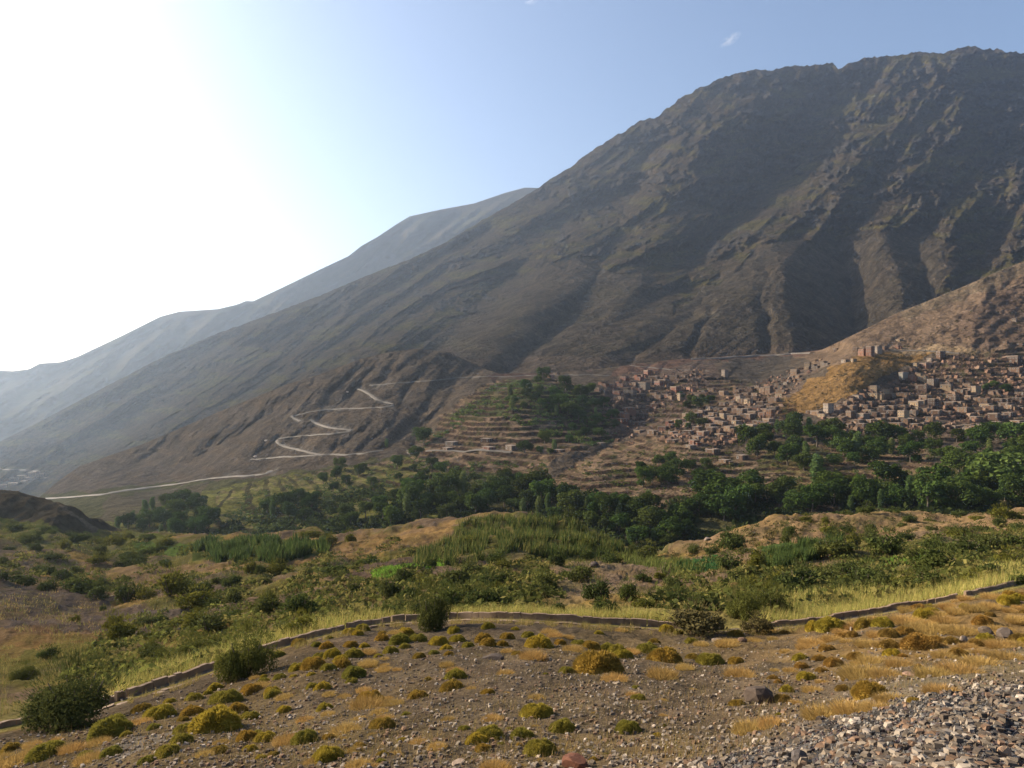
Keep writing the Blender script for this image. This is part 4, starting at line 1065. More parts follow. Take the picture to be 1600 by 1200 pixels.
# ------------------------------------------------------------------ shrubs on the shelf
BUSH = [make_bush(200 + i, 1500, .085, M_BUSH) for i in range(5)]
BUSHB = [make_bush(210 + i, 1500, .075, M_BROWNBUSH, 'thorny_shrub') for i in range(2)]
BIGB = [make_bush(220 + i, 11000, .032, M_BUSH, 'tall_shrub', upright=.3) for i in range(2)]
ZS = {'a': (0, 750), 'b': (400, 750), 'c': (850, 700), 'd': (1200, 640)}
SL = {'a': [(625, 480, 75, 80), (840, 475, 90, 50), (905, 490, 100, 55), (780, 545, 100, 60), (290, 600, 110, 60), (390, 630, 90, 70), (465, 595, 80, 60), (150, 650, 150, 70), (520, 712, 180, 95), (300, 690, 110, 55), (640, 682, 80, 50), (600, 748, 110, 75), (790, 758, 150, 110),
            (910, 752, 100, 90), (1060, 765, 170, 135), (1160, 742, 120, 80), (1260, 718, 110, 80), (1220, 802, 200, 90), (1350, 790, 120, 80), (1470, 792, 110, 80), (1450, 675, 100, 75), (1350, 655, 60, 40), (1570, 605, 75, 75), (530, 362, 80, 40), (610, 385, 80, 30), (440, 342, 70, 25),
            (100, 312, 100, 30), (220, 382, 70, 50), (1020, 540, 90, 40), (1190, 462, 90, 55), (710, 935, 110, 95), (770, 1005, 150, 115), (1230, 905, 150, 90), (470, 893, 60, 40), (645, 802, 40, 30), (800, 382, 60, 45), (920, 386, 90, 40), (470, 392, 80, 40), (100, 575, 80, 50), (280, 325, 60, 25),
            (880, 540, 70, 35), (600, 532, 60, 32), (30, 530, 60, 50), (1420, 860, 110, 45), (1050, 1010, 130, 80), (940, 990, 90, 60), (1300, 980, 160, 100), (20, 650, 60, 50), (330, 345, 70, 25), (150, 356, 60, 25), (250, 355, 50, 25), (1080, 355, 80, 20), (1290, 1040, 130, 80), (960, 1130, 120, 90), (300, 1120, 110, 60), (1020, 1120, 90, 60)],
      'b': [(590, 412, 60, 60), (470, 432, 60, 60), (130, 582, 130, 75), (520, 497, 90, 50), (490, 605, 170, 85), (720, 522, 150, 50), (530, 672, 90, 50), (620, 724, 90, 60), (920, 665, 115, 85), (830, 752, 110, 120), (640, 812, 80, 55), (410, 782, 110, 60), (270, 872, 190, 145),
            (270, 975, 170, 120), (80, 865, 150, 95), (465, 885, 90, 60), (1100, 562, 80, 60), (1200, 552, 60, 50), (1350, 615, 140, 85), (1240, 705, 190, 120), (960, 765, 120, 100), (1450, 805, 190, 140), (1180, 800, 200, 140), (1330, 760, 130, 90), (1560, 645, 90, 60), (1420, 655, 120, 80), (1500, 542, 120, 70),
            (880, 850, 150, 90), (1330, 430, 120, 40), (30, 600, 60, 50), (60, 640, 80, 40), (1540, 790, 120, 90), (1030, 700, 120, 70), (350, 340, 120, 35), (450, 350, 80, 30), (580, 340, 90, 30), (1030, 300, 50, 20), (870, 370, 50, 22), (830, 380, 50, 20), (1010, 850, 170, 90)],
      'c': [(165, 490, 85, 80), (650, 692, 120, 80), (560, 672, 60, 50), (390, 732, 130, 60), (230, 838, 150, 95), (90, 732, 90, 70), (520, 952, 110, 105), (330, 965, 160, 110), (370, 1060, 140, 90), (820, 862, 130, 70), (830, 992, 140, 95), (690, 962, 100, 70), (1180, 645, 150, 95), (1050, 672, 90, 50),
            (1150, 775, 130, 95), (1345, 775, 120, 125), (920, 667, 80, 40), (1510, 590, 55, 75), (960, 1015, 110, 90), (80, 1015, 110, 85), (270, 700, 90, 60), (150, 800, 110, 60), (620, 830, 90, 50), (720, 830, 70, 40), (620, 1010, 120, 60), (0, 880, 110, 90), (260, 640, 90, 50), (440, 720, 80, 50)],
      'd': [(240, 692, 70, 40), (350, 712, 60, 45), (620, 668, 90, 50), (840, 727, 60, 32), (890, 702, 80, 38), (1310, 687, 80, 32), (1440, 732, 85, 48), (1510, 708, 75, 42), (420, 935, 200, 105), (540, 865, 90, 85), (730, 915, 200, 105), (620, 1095, 240, 135), (900, 975, 100, 65), (480, 1045, 160, 95),
            (380, 1065, 130, 75), (1250, 925, 200, 95), (1080, 1035, 260, 125), (1300, 1085, 160, 75), (180, 1155, 260, 145), (700, 1165, 160, 85), (1000, 1125, 170, 95), (1500, 995, 150, 95), (1170, 782, 100, 36), (870, 812, 100, 42), (1400, 880, 160, 90), (1540, 870, 130, 80), (1050, 860, 150, 60), (1350, 800, 110, 40),
            (490, 660, 70, 30), (780, 662, 90, 30), (1200, 665, 90, 30), (1400, 662, 70, 30), (60, 1150, 140, 90), (860, 1120, 150, 80), (1400, 1060, 130, 80), (250, 690, 50, 30), (1010, 690, 60, 24), (1560, 1090, 110, 60), (640, 850, 90, 60), (1180, 900, 120, 60)]}
SI = []
for z, rows in SL.items():
    for x, y, w_, h_ in rows: SI.append(dict(u=ZS[z][0] + x / 4, v=ZS[z][1] + y / 4, w=w_ / 4, h=h_ / 4))
rb = random.Random(33)
for poly, n in (([(640, 905), (800, 880), (870, 900), (860, 945), (700, 950), (600, 950)], 16), ([(1080, 900), (1250, 895), (1600, 850), (1600, 900), (1400, 930), (1200, 955), (1100, 940)], 22), ([(150, 985), (420, 940), (520, 950), (420, 985), (200, 1060), (100, 1030)], 16),
                ([(0, 840), (260, 850), (280, 880), (0, 900)], 12), ([(1050, 850), (1600, 805), (1600, 835), (1100, 875)], 14)):
    for u, v in poisson(poly, n, 22, 9, rb): SI.append(dict(u=u, v=v, w=rb.uniform(14, 30), h=rb.uniform(7, 17)))
BROWN = [(1085, 990, 100, 42, 'large dark brown thorny shrub against the end of the channel'), (1185, 990, 50, 28, 'brown rounded shrub beside the bright yellow grass'), (895, 905, 30, 18, None)]
ADJ = ['round dark green', 'leafy green', 'olive green', 'spreading green']
def zone(d):
    if d['u'] < 400: return 'left' if d['v'] < 900 else 'leftlow'
    if d['u'] < 850: return 'mid' if d['v'] < 900 else 'midlow'
    return 'right' if d['v'] < 880 else 'rightlow'
ZN = {'left': 'on the far left meadow', 'leftlow': 'on the near left slope', 'mid': 'around the reed field', 'midlow': 'behind the channel grass', 'right': 'on the far right shelf', 'rightlow': 'on the near right shelf'}
for d in SI:
    d['adj'], d['c'] = rb.choice([('olive green', (1, 1, 1, 1)), ('dark green', (.72, .8, .8, 1)), ('yellowish green', (1.35, 1.2, .8, 1)), ('dull green', (.85, .95, .9, 1))]); d['zone'] = zone(d)
for z in ZN: row_labels([d for d in SI if d['zone'] == z], 'shrub', ZN[z], 15)
for d in SI:
    p = at('A', d['u'], min(d['v'], 1190)); m = p[1] / F
    wm, hm = 1.22 * d['w'] * m, 1.15 * d['h'] * m
    c_ = d['c']
    rb.choice(BUSH).put(tuple(p - np.array([0, 0, .05])), rb.uniform(0, 6.28), (wm / 2.15, wm / 2.15, hm / 1.45 * 1.1), d['label'], 'shrub', 'shrubs ' + ZN[d['zone']], c_)
for u, v, w_, h_, lb in BROWN:
    if lb is None: continue
    p = at('A', u, v); m = p[1] / F
    (BUSHB[0] if u < 1150 else BUSHB[1]).put(tuple(p), rb.uniform(0, 6), (w_ * m / 2.1, w_ * m / 2.1, h_ * m / 1.4), lb, 'shrub', None, (1, 1, 1, 1))
for u, v, w_, h_, lb in [(118, 1132, 150, 108, 'biggest dark bush, hiding the channel at its lower end'), (386, 1050, 92, 82, 'tall olive bush growing over the channel wall bend'),
                         (672, 984, 64, 72, 'dark bush hanging over the middle of the channel'), (40, 1060, 50, 30, 'pale grassy shrub left on the slope above the biggest bush'),
                         (300, 1035, 60, 44, 'grey green bush behind the channel, beside the tall olive bush'), (1165, 968, 62, 58, 'yellow green bush behind the brown thorny shrub'), (1205, 962, 60, 52, 'bright olive bush touching the yellow grass strip'),
                         (250, 1052, 52, 34, 'low green bush on the grassy bank above the channel')]:
    p = at('A', u, v); m = p[1] / F
    BIGB[rb.randrange(2)].put(tuple(p - np.array([0, 0, .1])), rb.uniform(0, 6), (w_ * m / 2.2, w_ * m / 2.2, h_ * m / 1.5), lb, 'shrub', None, (.85, .85, .85, 1) if 'dark' in lb else (1.15, 1.1, .95, 1))

# ------------------------------------------------------------------ the irrigation channel
def sweep(key_pts, prof, zoff=0.0):
    """prof: list of (across, height) going round the section"""
    c = key_pts.copy()
    t = np.gradient(c[:, :2], axis=0); t /= np.linalg.norm(t, axis=1)[:, None]
    n = np.stack([-t[:, 1], t[:, 0]], 1)
    sg = np.sign((n * c[:, :2]).sum(1)); n = n * sg[:, None]      # pointing away from the camera
    k = len(prof); rows = []
    for a_, h_ in prof:
        q = c.copy(); q[:, :2] += n * a_; q[:, 2] += h_ + zoff; rows.append(q)
    Pm = np.stack(rows, 1); m = len(c); idx = np.arange(m * k).reshape(m, k)
    f = [(idx[i, j], idx[i + 1, j], idx[i + 1, (j + 1) % k], idx[i, (j + 1) % k]) for i in range(m - 1) for j in range(k)]
    f.append((idx[0, 0], idx[0, 1], idx[0, 2], idx[0, 3])); f.append((idx[-1, 3], idx[-1, 2], idx[-1, 1], idx[-1, 0]))
    return Pm.reshape(-1, 3), np.array(f)
uu = np.arange(-40, 1680, 5.0)
cp = atv('A', uu, chan_v(uu))
for _ in range(14): cp[1:-1] = (cp[:-2] + cp[1:-1] * 2 + cp[2:]) / 4
wobn = .05 * fbm(uu / 30, uu * 0, 4, 9)
cp[:, 2] += wobn
root = empty('irrigation_channel'); tag(root, 'narrow concrete irrigation channel curving across the stony slope', 'channel')
seg = 24
near = (uu > 540) & (uu < 1010) | (uu < 60) | (uu > 1230) | ((uu > 340) & (uu < 500)) | ((uu > 190) & (uu < 345))
rq = random.Random(3)
def wall_run(m0, prof, gap, skip):
    idx = np.where(m0)[0]; k = idx[0]
    while k < idx[-1] - 1:
        n_ = rq.choice([2, 2, 3, 3, 4]); e_ = min(k + n_, idx[-1])
        if rq.random() > skip:
            q = cp[k:e_ + 1].copy()
            if len(q) < 2: break
            q[0] += (q[1] - q[0]) * gap; q[-1] += (q[-2] - q[-1]) * gap
            dz = rq.uniform(-.035, .02); dx = rq.uniform(-.02, .02)
            pr = [(a_ + dx, h_ + (dz if h_ > 0 else 0)) for a_, h_ in prof]
            v, f = sweep(q, pr)
            link('channel_wall', raw_mesh('channel_wall', v, f), M_CONC, root)
        k = e_
wall_run((uu > -50) & (uu <= 560), [(.65, -.5), (.80, -.5), (.79, .08), (.66, .08)], .03, .04)
wall_run((uu > 560) & (uu <= 1062), [(.65, -.5), (.80, -.5), (.79, .15), (.66, .15)], .03, .03)
wall_run((uu > 1062) & (uu < 1210), [(.65, -.5), (.80, -.5), (.79, .08), (.66, .08)], .03, .25)
wall_run(uu >= 1210, [(.65, -.5), (.80, -.5), (.79, .07), (.66, .07)], .03, .05)
wall_run((uu > 150) & (uu < 1240), [(-.52, -.6), (-.34, -.6), (-.35, .13), (-.51, .13)], .03, .10)
v, f = sweep(cp, [(-.33, -.4), (.64, -.4), (.64, -.12), (-.33, -.12)])
link('channel_floor', raw_mesh('channel_floor', v, f), M_BED, root)

# ------------------------------------------------------------------ cushion shrubs and dry grass on the stony slope
CUSH = [make_cushion(300 + i) for i in range(5)]
TUFT = [make_tuft(320 + i) for i in range(4)]
ZC = {4: (400, 900), 5: (800, 900), 6: (1200, 900), 3: (0, 900)}
CLI = {4: [(790, 410, 90), (900, 420, 130), (1010, 410, 120), (1140, 425, 120), (1260, 410, 100), (1420, 410, 110), (1570, 400, 90), (1325, 445, 80), (1190, 460, 90), (1450, 445, 100), (1540, 435, 80), (480, 495, 110), (400, 490, 90), (260, 570, 110), (360, 560, 150), (540, 555, 120),
           (450, 585, 100), (610, 612, 150), (600, 642, 80), (420, 682, 110), (345, 615, 60), (350, 672, 80), (100, 702, 100), (50, 645, 80), (110, 730, 110), (150, 622, 80), (1230, 692, 150), (1250, 640, 140), (715, 765, 170), (700, 792, 230, 1), (860, 782, 120, 1), (1010, 742, 130),
           (175, 817, 95), (430, 812, 110), (790, 942, 160), (560, 972, 180, 1), (60, 1034, 140), (190, 1042, 160, 1), (310, 1032, 160), (450, 1135, 200), (110, 1127, 80), (30, 1142, 80), (1450, 720, 90), (1460, 1004, 190), (1480, 885, 130, 1), (1380, 1034, 150), (1420, 1074, 110),
           (1130, 1078, 120, 1), (1490, 1205, 200, 1), (1300, 948, 80), (1200, 882, 80, 1), (1190, 572, 90, 1), (1560, 604, 100, 1), (840, 472, 100), (700, 484, 100, 1), (610, 492, 120), (1110, 492, 70), (1020, 522, 80), (800, 522, 60, 1), (880, 588, 60, 1), (640, 1195, 160, 1),
           (870, 1104, 80, 1), (1240, 592, 100, 1), (930, 442, 80), (700, 550, 120, 1)],
       5: [(170, 432, 170), (100, 378, 80), (490, 432, 120), (600, 432, 110), (850, 442, 150), (540, 602, 300), (340, 596, 100), (130, 523, 160, 1), (640, 668, 160, 1), (960, 522, 210), (1240, 512, 170), (1130, 482, 90), (940, 642, 180, 1), (1080, 588, 110, 1), (1420, 624, 180, 1),
           (150, 755, 100, 1), (155, 868, 200), (60, 995, 150), (320, 955, 170), (180, 1115, 200), (725, 972, 160), (790, 788, 100), (755, 762, 90, 1), (1410, 803, 105), (1500, 985, 240, 1), (690, 503, 130), (380, 473, 120, 1), (1180, 423, 90, 1), (1340, 433, 140, 1), (1510, 403, 100, 1), (660, 460, 120), (740, 450, 110, 1)],
       6: [(390, 352, 190), (610, 348, 140), (720, 346, 130), (280, 433, 180, 1), (460, 403, 80), (530, 403, 80), (370, 478, 100), (230, 463, 110, 1), (620, 453, 150, 1), (760, 403, 120), (950, 453, 220), (1150, 423, 110), (1190, 503, 120), (1000, 373, 240, 1), (870, 313, 200, 1), (1200, 363, 180, 1),
           (410, 543, 120), (210, 553, 90), (650, 543, 170, 1), (780, 500, 110), (820, 573, 160, 1), (620, 636, 330, 1), (740, 630, 200, 1), (1040, 624, 230, 1), (1200, 605, 260, 1), (1330, 564, 240, 1), (1500, 524, 220, 1), (640, 764, 210), (550, 878, 300, 1), (350, 908, 260, 1), (780, 814, 220, 1),
           (1090, 768, 230, 1), (920, 822, 100), (40, 965, 200, 1), (240, 644, 120), (280, 724, 130, 1), (90, 783, 110), (1310, 433, 120), (1575, 384, 120), (1450, 444, 160, 1), (700, 860, 220, 1), (1290, 250, 140, 1), (1390, 230, 130, 1), (1500, 205, 120), (1560, 180, 90), (1100, 300, 150, 1), (1340, 300, 120),
           (1450, 330, 150, 1), (1560, 300, 130, 1), (1000, 410, 120, 1), (450, 370, 100, 1), (1560, 440, 130, 1)],
       3: [(1210, 742, 110), (1410, 775, 200), (1480, 825, 130), (1200, 865, 150), (1000, 884, 190), (1060, 772, 80), (890, 834, 120), (1350, 955, 300), (1540, 1035, 130), (1250, 955, 120), (1570, 705, 130), (1560, 865, 130), (1130, 1064, 140), (1150, 975, 120), (700, 1000, 250), (700, 1134, 130),
           (960, 954, 90), (790, 1004, 80), (870, 934, 140, 1), (450, 1115, 150, 1), (300, 1150, 220), (100, 1195, 200, 1), (70, 1115, 120), (200, 1094, 100, 1), (1050, 1144, 150), (920, 1194, 110), (1370, 1114, 120), (1280, 1144, 110, 1), (620, 1060, 130, 1), (560, 1180, 180, 1), (20, 1170, 120, 1)]}
CI = []
for z, rows in CLI.items():
    for r in rows: CI.append(dict(u=ZC[z][0] + r[0] / 4, v=ZC[z][1] + r[1] / 4, w=r[2] / 4, g=len(r) > 3, main=True))
rc = random.Random(44)
for poly, n, wr, pg in (([(430, 1015), (560, 985), (1000, 985), (1180, 990), (1200, 1030), (900, 1030), (600, 1040), (380, 1085), (330, 1080)], 80, (12, 26), .4),
                        ([(1190, 990), (1600, 925), (1640, 925), (1640, 1020), (1500, 1030), (1250, 1040)], 100, (12, 34), .72),
                        ([(0, 1175), (180, 1110), (420, 1040), (700, 1040), (700, 1200), (0, 1200)], 60, (14, 30), .5),
                        ([(700, 1040), (1200, 1040), (1120, 1190), (700, 1200)], 30, (9, 18), .6),
                        ([(1200, 1040), (1480, 1035), (1380, 1080), (1200, 1130)], 20, (10, 24), .6)):
    for u, v in poisson(poly, n, 13, 6, rc):
        if all(abs(u - d['u']) > (d['w'] * .4) or abs(v - d['v']) > 8 for d in CI if d['main']):
            CI.append(dict(u=u, v=v, w=rc.uniform(*wr), g=rc.random() < pg, main=False))
def place_near(d):
    if d['u'] < 400: return 'on the lower left'
    if d['u'] < 800: return 'left of the middle of the stony slope'
    if d['u'] < 1200: return 'right of the middle of the stony slope'
    return 'on the golden slope'
for g, noun, adj in ((False, 'cushion shrub', ['yellow green', 'olive', 'mossy']), (True, 'grass tuft', ['golden dry', 'orange dry', 'straw coloured'])):
    byp = {}
    for d in CI:
        if d['g'] == g:
            if g: d['adj'] = 'golden dry'
            else:
                t_ = rc.random(); d['adj'], d['c'] = (('yellow green', (1.35, 1.28, .8, 1)) if t_ < .28 else ('golden olive', (1.15, .95, .8, 1)) if t_ < .6 else ('mossy green', (.95, 1.02, .8, 1)))
                if d['u'] > 1200 and t_ > .4: d['adj'], d['c'] = 'brownish', (1.15, .88, .95, 1)
            byp.setdefault(place_near(d), []).append(d)
    for pl, its in byp.items(): row_labels(its, noun, pl.replace('left of the middle of the stony slope', 'of the stony mid slope').replace('right of the middle of the stony slope', 'of the boulder slope') if 'middle' in pl else pl, 14)
for d in CI:
    p = at('A', d['u'], min(d['v'], 1235)); m = p[1] / F; wm = d['w'] * m
    if d['g']:
        s = wm / .9
        rc.choice(TUFT).put(tuple(p - np.array([0, 0, .02])), rc.uniform(0, 6.28), (s, s, s * rc.uniform(.55, .85) * (1 if d['w'] < 50 else .75)), d['label'], 'grass tuft', 'dry grass tufts ' + place_near(d), (rc.uniform(.85, 1.15),) * 3 + (1,))
    else:
        s = wm / .92; c_ = d['c']
        rc.choice(CUSH).put(tuple(p - np.array([0, 0, .03])), rc.uniform(0, 6.28), (s, s, s * rc.uniform(.85, 1.1)), d['label'], 'cushion shrub', 'cushion shrubs ' + place_near(d), c_)

# ------------------------------------------------------------------ stones
rs = np.random.RandomState(5)
SPR = [Proto(link('stone', raw_mesh('stone', *stone_mesh(rs, 2)), M_STONE)) for _ in range(8)]
rk_ = random.Random(9)
BIG = [(1184, 1097, 46, 34, (.42, .36, .33), 'boulder', 'large dark brown boulder lying on the stony slope', .7), (898, 1204, 46, 30, (.72, .33, .22), 'boulder', 'reddish broken rock at the bottom edge of the slope', .1), (1568, 1193, 30, 26, (1.7, 1.35, 1.05), 'rock', 'pale tan block resting on the grey gravel bank', .3),
       (1250, 1206, 32, 24, (.5, .5, .56), 'rock', 'dark grey rock half out of the gravel bank', .2), (770, 1030, 34, 10, (.35, .3, .28), 'rock', 'low dark rock lying beyond the middle cushions', .4), (1506, 1005, 12, 16, (1.3, 1.2, 1.1), 'rock', 'upright grey stone among the golden tufts', .2),
       (1540, 990, 22, 16, (.6, .55, .5), 'rock', 'dark leaning slab near the upright grey stone', .5), (1570, 992, 28, 18, (.65, .6, .58), 'rock', 'jagged dark rock outcrop on the golden right slope', 1), (1462, 1025, 20, 14, (.95, .85, .8), 'rock', 'grey rock between two golden tufts', .3),
       (1120, 1000, 20, 10, (1.2, 1.1, 1.0), 'rock', 'pale flat rock at the end of the channel', .2), (1160, 1002, 16, 11, (.9, .65, .5), 'rock', 'brown rock beside the pale flat rock', .2), (928, 889, 18, 11, (.5, .45, .5), 'rock', 'dark purple boulder on the bare shelf behind the channel', .4),
       (1105, 846, 13, 8, (1.3, 1.2, 1.15), 'rock', 'pale boulder on the brow above the dark wood', .4), (1425, 1056, 26, 8, (1.6, 1.2, 1.0), 'rock', 'flat pinkish slab under the long golden tuft', .3), (1330, 988, 9, 10, (1.2, 1.1, 1.0), 'stone', 'small grey stone below the right end of the grass strip', .3),
       (1378, 1072, 12, 7, (1.8, 1.7, 1.6), 'stone', 'white stone under the wide golden tuft', .3), (1345, 1072, 11, 7, (1.9, 1.8, 1.7), 'stone', 'white rounded stone left of the other white stone', .3), (717, 1192, 24, 12, (1.9, 1.7, 1.5), 'stone', 'pale slab at the bottom edge of the stony slope', .3),
       (1023, 1139, 10, 8, (2.2, 2.1, 2.0), 'stone', 'bright white stone in the middle of the gravel', .3), (452, 1117, 9, 7, (1.8, 1.7, 1.6), 'stone', 'small white stone above the low cushions', .2), (432, 1160, 8, 14, (.9, .8, .7), 'stone', 'narrow upright stone beside a golden tuft', .1)]
for i, (u, v, w_, h_, c_, cat, lb, sh) in enumerate(BIG):
    p = at('A', u, min(v, 1235)); m = p[1] / F
    o = SPR[i % 8].put(tuple(p + np.array([0, 0, h_ * m * .28])), rk_.uniform(0, 6.28), (w_ * m * 1.1, w_ * m * .9, h_ * m * 1.5), lb, cat, None, (*c_, 1), 'boulder' if cat == 'boulder' else None)
for u, v, w_, lb in [(416, 689, 7, 'pale boulder at the outer edge of the lower hairpin'), (399, 714, 7, 'white boulder where the lowest hairpin leg begins'), (543, 613, 5, 'small pale boulder left of the top hairpin')]:
    p = at('B', u, v); m = p[1] / F
    SPR[2].put(tuple(p + np.array([0, 0, .3])), 1.0, (w_ * m, w_ * m, w_ * m * .8), lb, 'boulder', None, (3.2, 3.1, 3.0, 1), 'boulder')
SI2 = []
for poly, n, wr, zn in (([(0, 1180), (400, 1050), (560, 1035), (700, 1030), (700, 1200), (0, 1200)], 60, (5, 10), 'of the stony left slope'), ([(700, 1030), (1200, 1035), (1130, 1190), (700, 1200)], 75, (5, 11), 'of the slope under the boulder'),
                        ([(1140, 1200), (1300, 1140), (1470, 1090), (1600, 1080), (1600, 1200)], 105, (5, 11), 'of the grey gravel bank'), ([(1200, 1030), (1500, 1030), (1400, 1085), (1200, 1140)], 30, (5, 9), 'between the golden tufts')):
    its = [dict(u=u, v=v, w=rk_.uniform(*wr)) for u, v in poisson(poly, n, 9, 6, rk_)]
    for d in its:
        k = rk_.random(); d['zn'] = zn
        d['adj'], d['c'] = (('pale', (1.7, 1.5, 1.28)) if k < .25 else ('grey', (.9, .88, .86)) if k < .6 else ('brown', (.9, .75, .62)) if k < .85 else ('dark', (.5, .48, .5)))
    row_labels(its, 'stone', zn, 18); SI2 += its
for d in SI2:
    p = at('A', d['u'], min(d['v'], 1235)); s = .8 * d['w'] * p[1] / F
    SPR[rk_.randrange(8)].put(tuple(p + np.array([0, 0, s * .12])), rk_.uniform(0, 6.28), (s, s * rk_.uniform(.7, 1.1), s * rk_.uniform(.6, 1.0)), d['label'], 'stone', 'loose stones ' + d['zn'], (*d['c'], 1), 'stone')

# small pebbles that nobody could count: one mesh for the slope, one for the gravel bank
def pebbles(name, key, polys, n, smin, smax, tones, seed, vr=(985, 1235)):
    rs = np.random.RandomState(seed)
    base = []
    for _ in range(10):
        v = np.array([(-1, -1, -1), (1, -1, -1), (1, 1, -1), (-1, 1, -1), (-.7, -.7, 1), (.7, -.7, 1), (.7, .7, 1), (-.7, .7, 1)], float) * .5
        v += rs.uniform(-.22, .22, v.shape); v[:, 2] *= .7; base.append(v)
    base = np.array(base)
    fb = np.array([(4, 5, 6), (4, 6, 7), (0, 1, 5), (0, 5, 4), (1, 2, 6), (1, 6, 5), (2, 3, 7), (2, 7, 6), (3, 0, 4), (3, 4, 7)])
    U_, V_ = [], []
    while sum(map(len, U_)) < n:
        u = rs.uniform(-60, 1860, 40000); v = rs.uniform(*vr, 40000)
        m = inpoly(u, v, polys) & ((v > chan_v(u) + 8) | (key != 'A')); U_.append(u[m]); V_.append(v[m])
    u = np.concatenate(U_)[:n]; v = np.concatenate(V_)[:n]
    p = atv(key, u, v)
    s = smin + (smax - smin) * rs.rand(n) ** 3.2
    th = rs.rand(n) * 2 * pi; b = base[rs.randint(0, 10, n)]
    x = b[:, :, 0] * np.cos(th)[:, None] - b[:, :, 1] * np.sin(th)[:, None]; y = b[:, :, 0] * np.sin(th)[:, None] + b[:, :, 1] * np.cos(th)[:, None]
    vv = np.stack([x, y, b[:, :, 2]], -1) * s[:, None, None] + p[:, None, :] + np.array([0, 0, 1]) * (s * .15)[:, None, None]
    ff = fb[None] + (np.arange(n) * 8)[:, None, None]
    t = np.array(tones)[rs.randint(0, len(tones), n)] * rs.uniform(.7, 1.3, (n, 1))
    me = raw_mesh(name, vv.reshape(-1, 3), ff.reshape(-1, 3), col=np.repeat(t, 8, 0), mats=[M_PEBBLE])
    return tag(link(name, me), kind='stuff')
pebbles('gravel', 'A', [(-50, 1240), (-50, 1170), (180, 1105), (420, 1035), (560, 1000), (1150, 1000), (1600, 960), (1700, 960), (1700, 1240)], 24000, .012, .085, [(.14, .112, .085), (.105, .083, .065), (.18, .145, .11), (.15, .098, .066), (.25, .21, .17)], 3)
pebbles('gravel', 'A', [(1060, 1240), (1130, 1192), (1210, 1168), (1300, 1135), (1400, 1100), (1470, 1087), (1540, 1078), (1860, 1045), (1860, 1240)], 36000, .010, .040, [(.070, .067, .066), (.048, .046, .050), (.095, .088, .082), (.066, .050, .050), (.15, .14, .125), (.11, .085, .06)], 4)

RUB = [(.12, .078, .054), (.085, .055, .04), (.155, .105, .075), (.14, .085, .06)]
pebbles('rubble', 'B', [(1040, 690), (1030, 676), (1110, 640), (1150, 610), (1290, 558), (1225, 622), (1205, 690), (1120, 700)], 1100, .7, 4.0, RUB, 14, (540, 720))
pebbles('rubble', 'B', [(1262, 674), (1300, 636), (1400, 586), (1480, 555), (1620, 560), (1620, 676)], 1700, .7, 4.2, RUB, 15, (540, 720))
pebbles('rubble', 'B', [(940, 640), (950, 595), (1000, 578), (1110, 576), (1110, 620), (1000, 660), (990, 692), (960, 690)], 900, .7, 3.6, RUB, 16, (540, 720))

# ------------------------------------------------------------------ grass and crops
def scatter_blades(name, poly, n, hmin, hmax, wd, tones, seed, lean=.25, clump=0, dens=None, tip=None):
    rs = np.random.RandomState(seed)
    xs = [q[0] for q in poly]; ys = [q[1] for q in poly]; U_, V_ = [], []
    tot = 0
    while tot < n:
        u = rs.uniform(min(xs), max(xs), 30000); v = rs.uniform(min(ys), max(ys), 30000)
        m = inpoly(u, v, poly)
        if dens is not None: m &= (fbm(u / dens, v / (dens * .45), 3, seed) > -.12 + .25 * rs.rand(len(u)))
        if name != 'crop_plants': m &= (np.abs(v - chan_v(u) + 2) > 4) | (seed == 21)
        U_.append(u[m]); V_.append(v[m]); tot += int(m.sum())
    u = np.concatenate(U_)[:n]; v = np.concatenate(V_)[:n]
    p = atv('A', u, v)
    if clump:
        k = clump; p = np.repeat(p, k, 0); u = np.repeat(u, k); p[:, :2] += rs.normal(size=(len(p), 2)) * .16; 
    m = len(p)
    d = rs.normal(size=(m, 3)) * lean + np.array([.12, 0, 1]); d /= np.linalg.norm(d, axis=1)[:, None]
    h = hmin + (hmax - hmin) * rs.rand(m)
    vv, ff = blades(rs, p - np.array([0, 0, .03]), d, h, wd * (.6 + .8 * rs.rand(m)) * np.clip(p[:, 1] / 60, .35, 3))
    t = np.array(tones)[rs.randint(0, len(tones), m)] * rs.uniform(.75, 1.25, (m, 1))
    me = raw_mesh(name, vv, ff, col=np.repeat(t, 3, 0), mats=[M_BLADE])
    return tag(link(name, me), kind='stuff')
YEL = [(.34, .29, .085), (.30, .27, .08), (.40, .32, .11), (.22, .24, .06)]
chp = lambda du0, dv0, u0, u1: [(u, float(chan_v(u)) + dv0) for u in np.arange(u0, u1, 40)] + [(u, float(chan_v(u)) + du0) for u in np.arange(u1, u0, -40)]
scatter_blades('grass', chp(-20, -2, 160, 640), 9000, .3, .75, .018, YEL, 1)
scatter_blades('grass', chp(-13, -3, 600, 1060), 8000, .3, .7, .02, YEL, 2)
scatter_blades('grass', chp(-36, -4, 1180, 1640), 16000, .35, .9, .022, YEL, 3)
scatter_blades('grass', [(0, 1010), (300, 975), (560, 960), (400, 1020), (200, 1080), (0, 1130)], 15000, .12, .36, .016, [(.13, .13, .04), (.16, .14, .045), (.20, .15, .06)], 4, dens=60)
scatter_blades('grass', [(-20, 815), (300, 845), (560, 850), (700, 830), (1000, 870), (1200, 825), (1620, 805), (1620, 925), (1200, 960), (800, 960), (450, 975), (0, 1000)], 30000, .15, .5, .022,
               [(.15, .135, .045), (.19, .15, .055), (.24, .165, .07), (.11, .115, .035)], 5, dens=45)
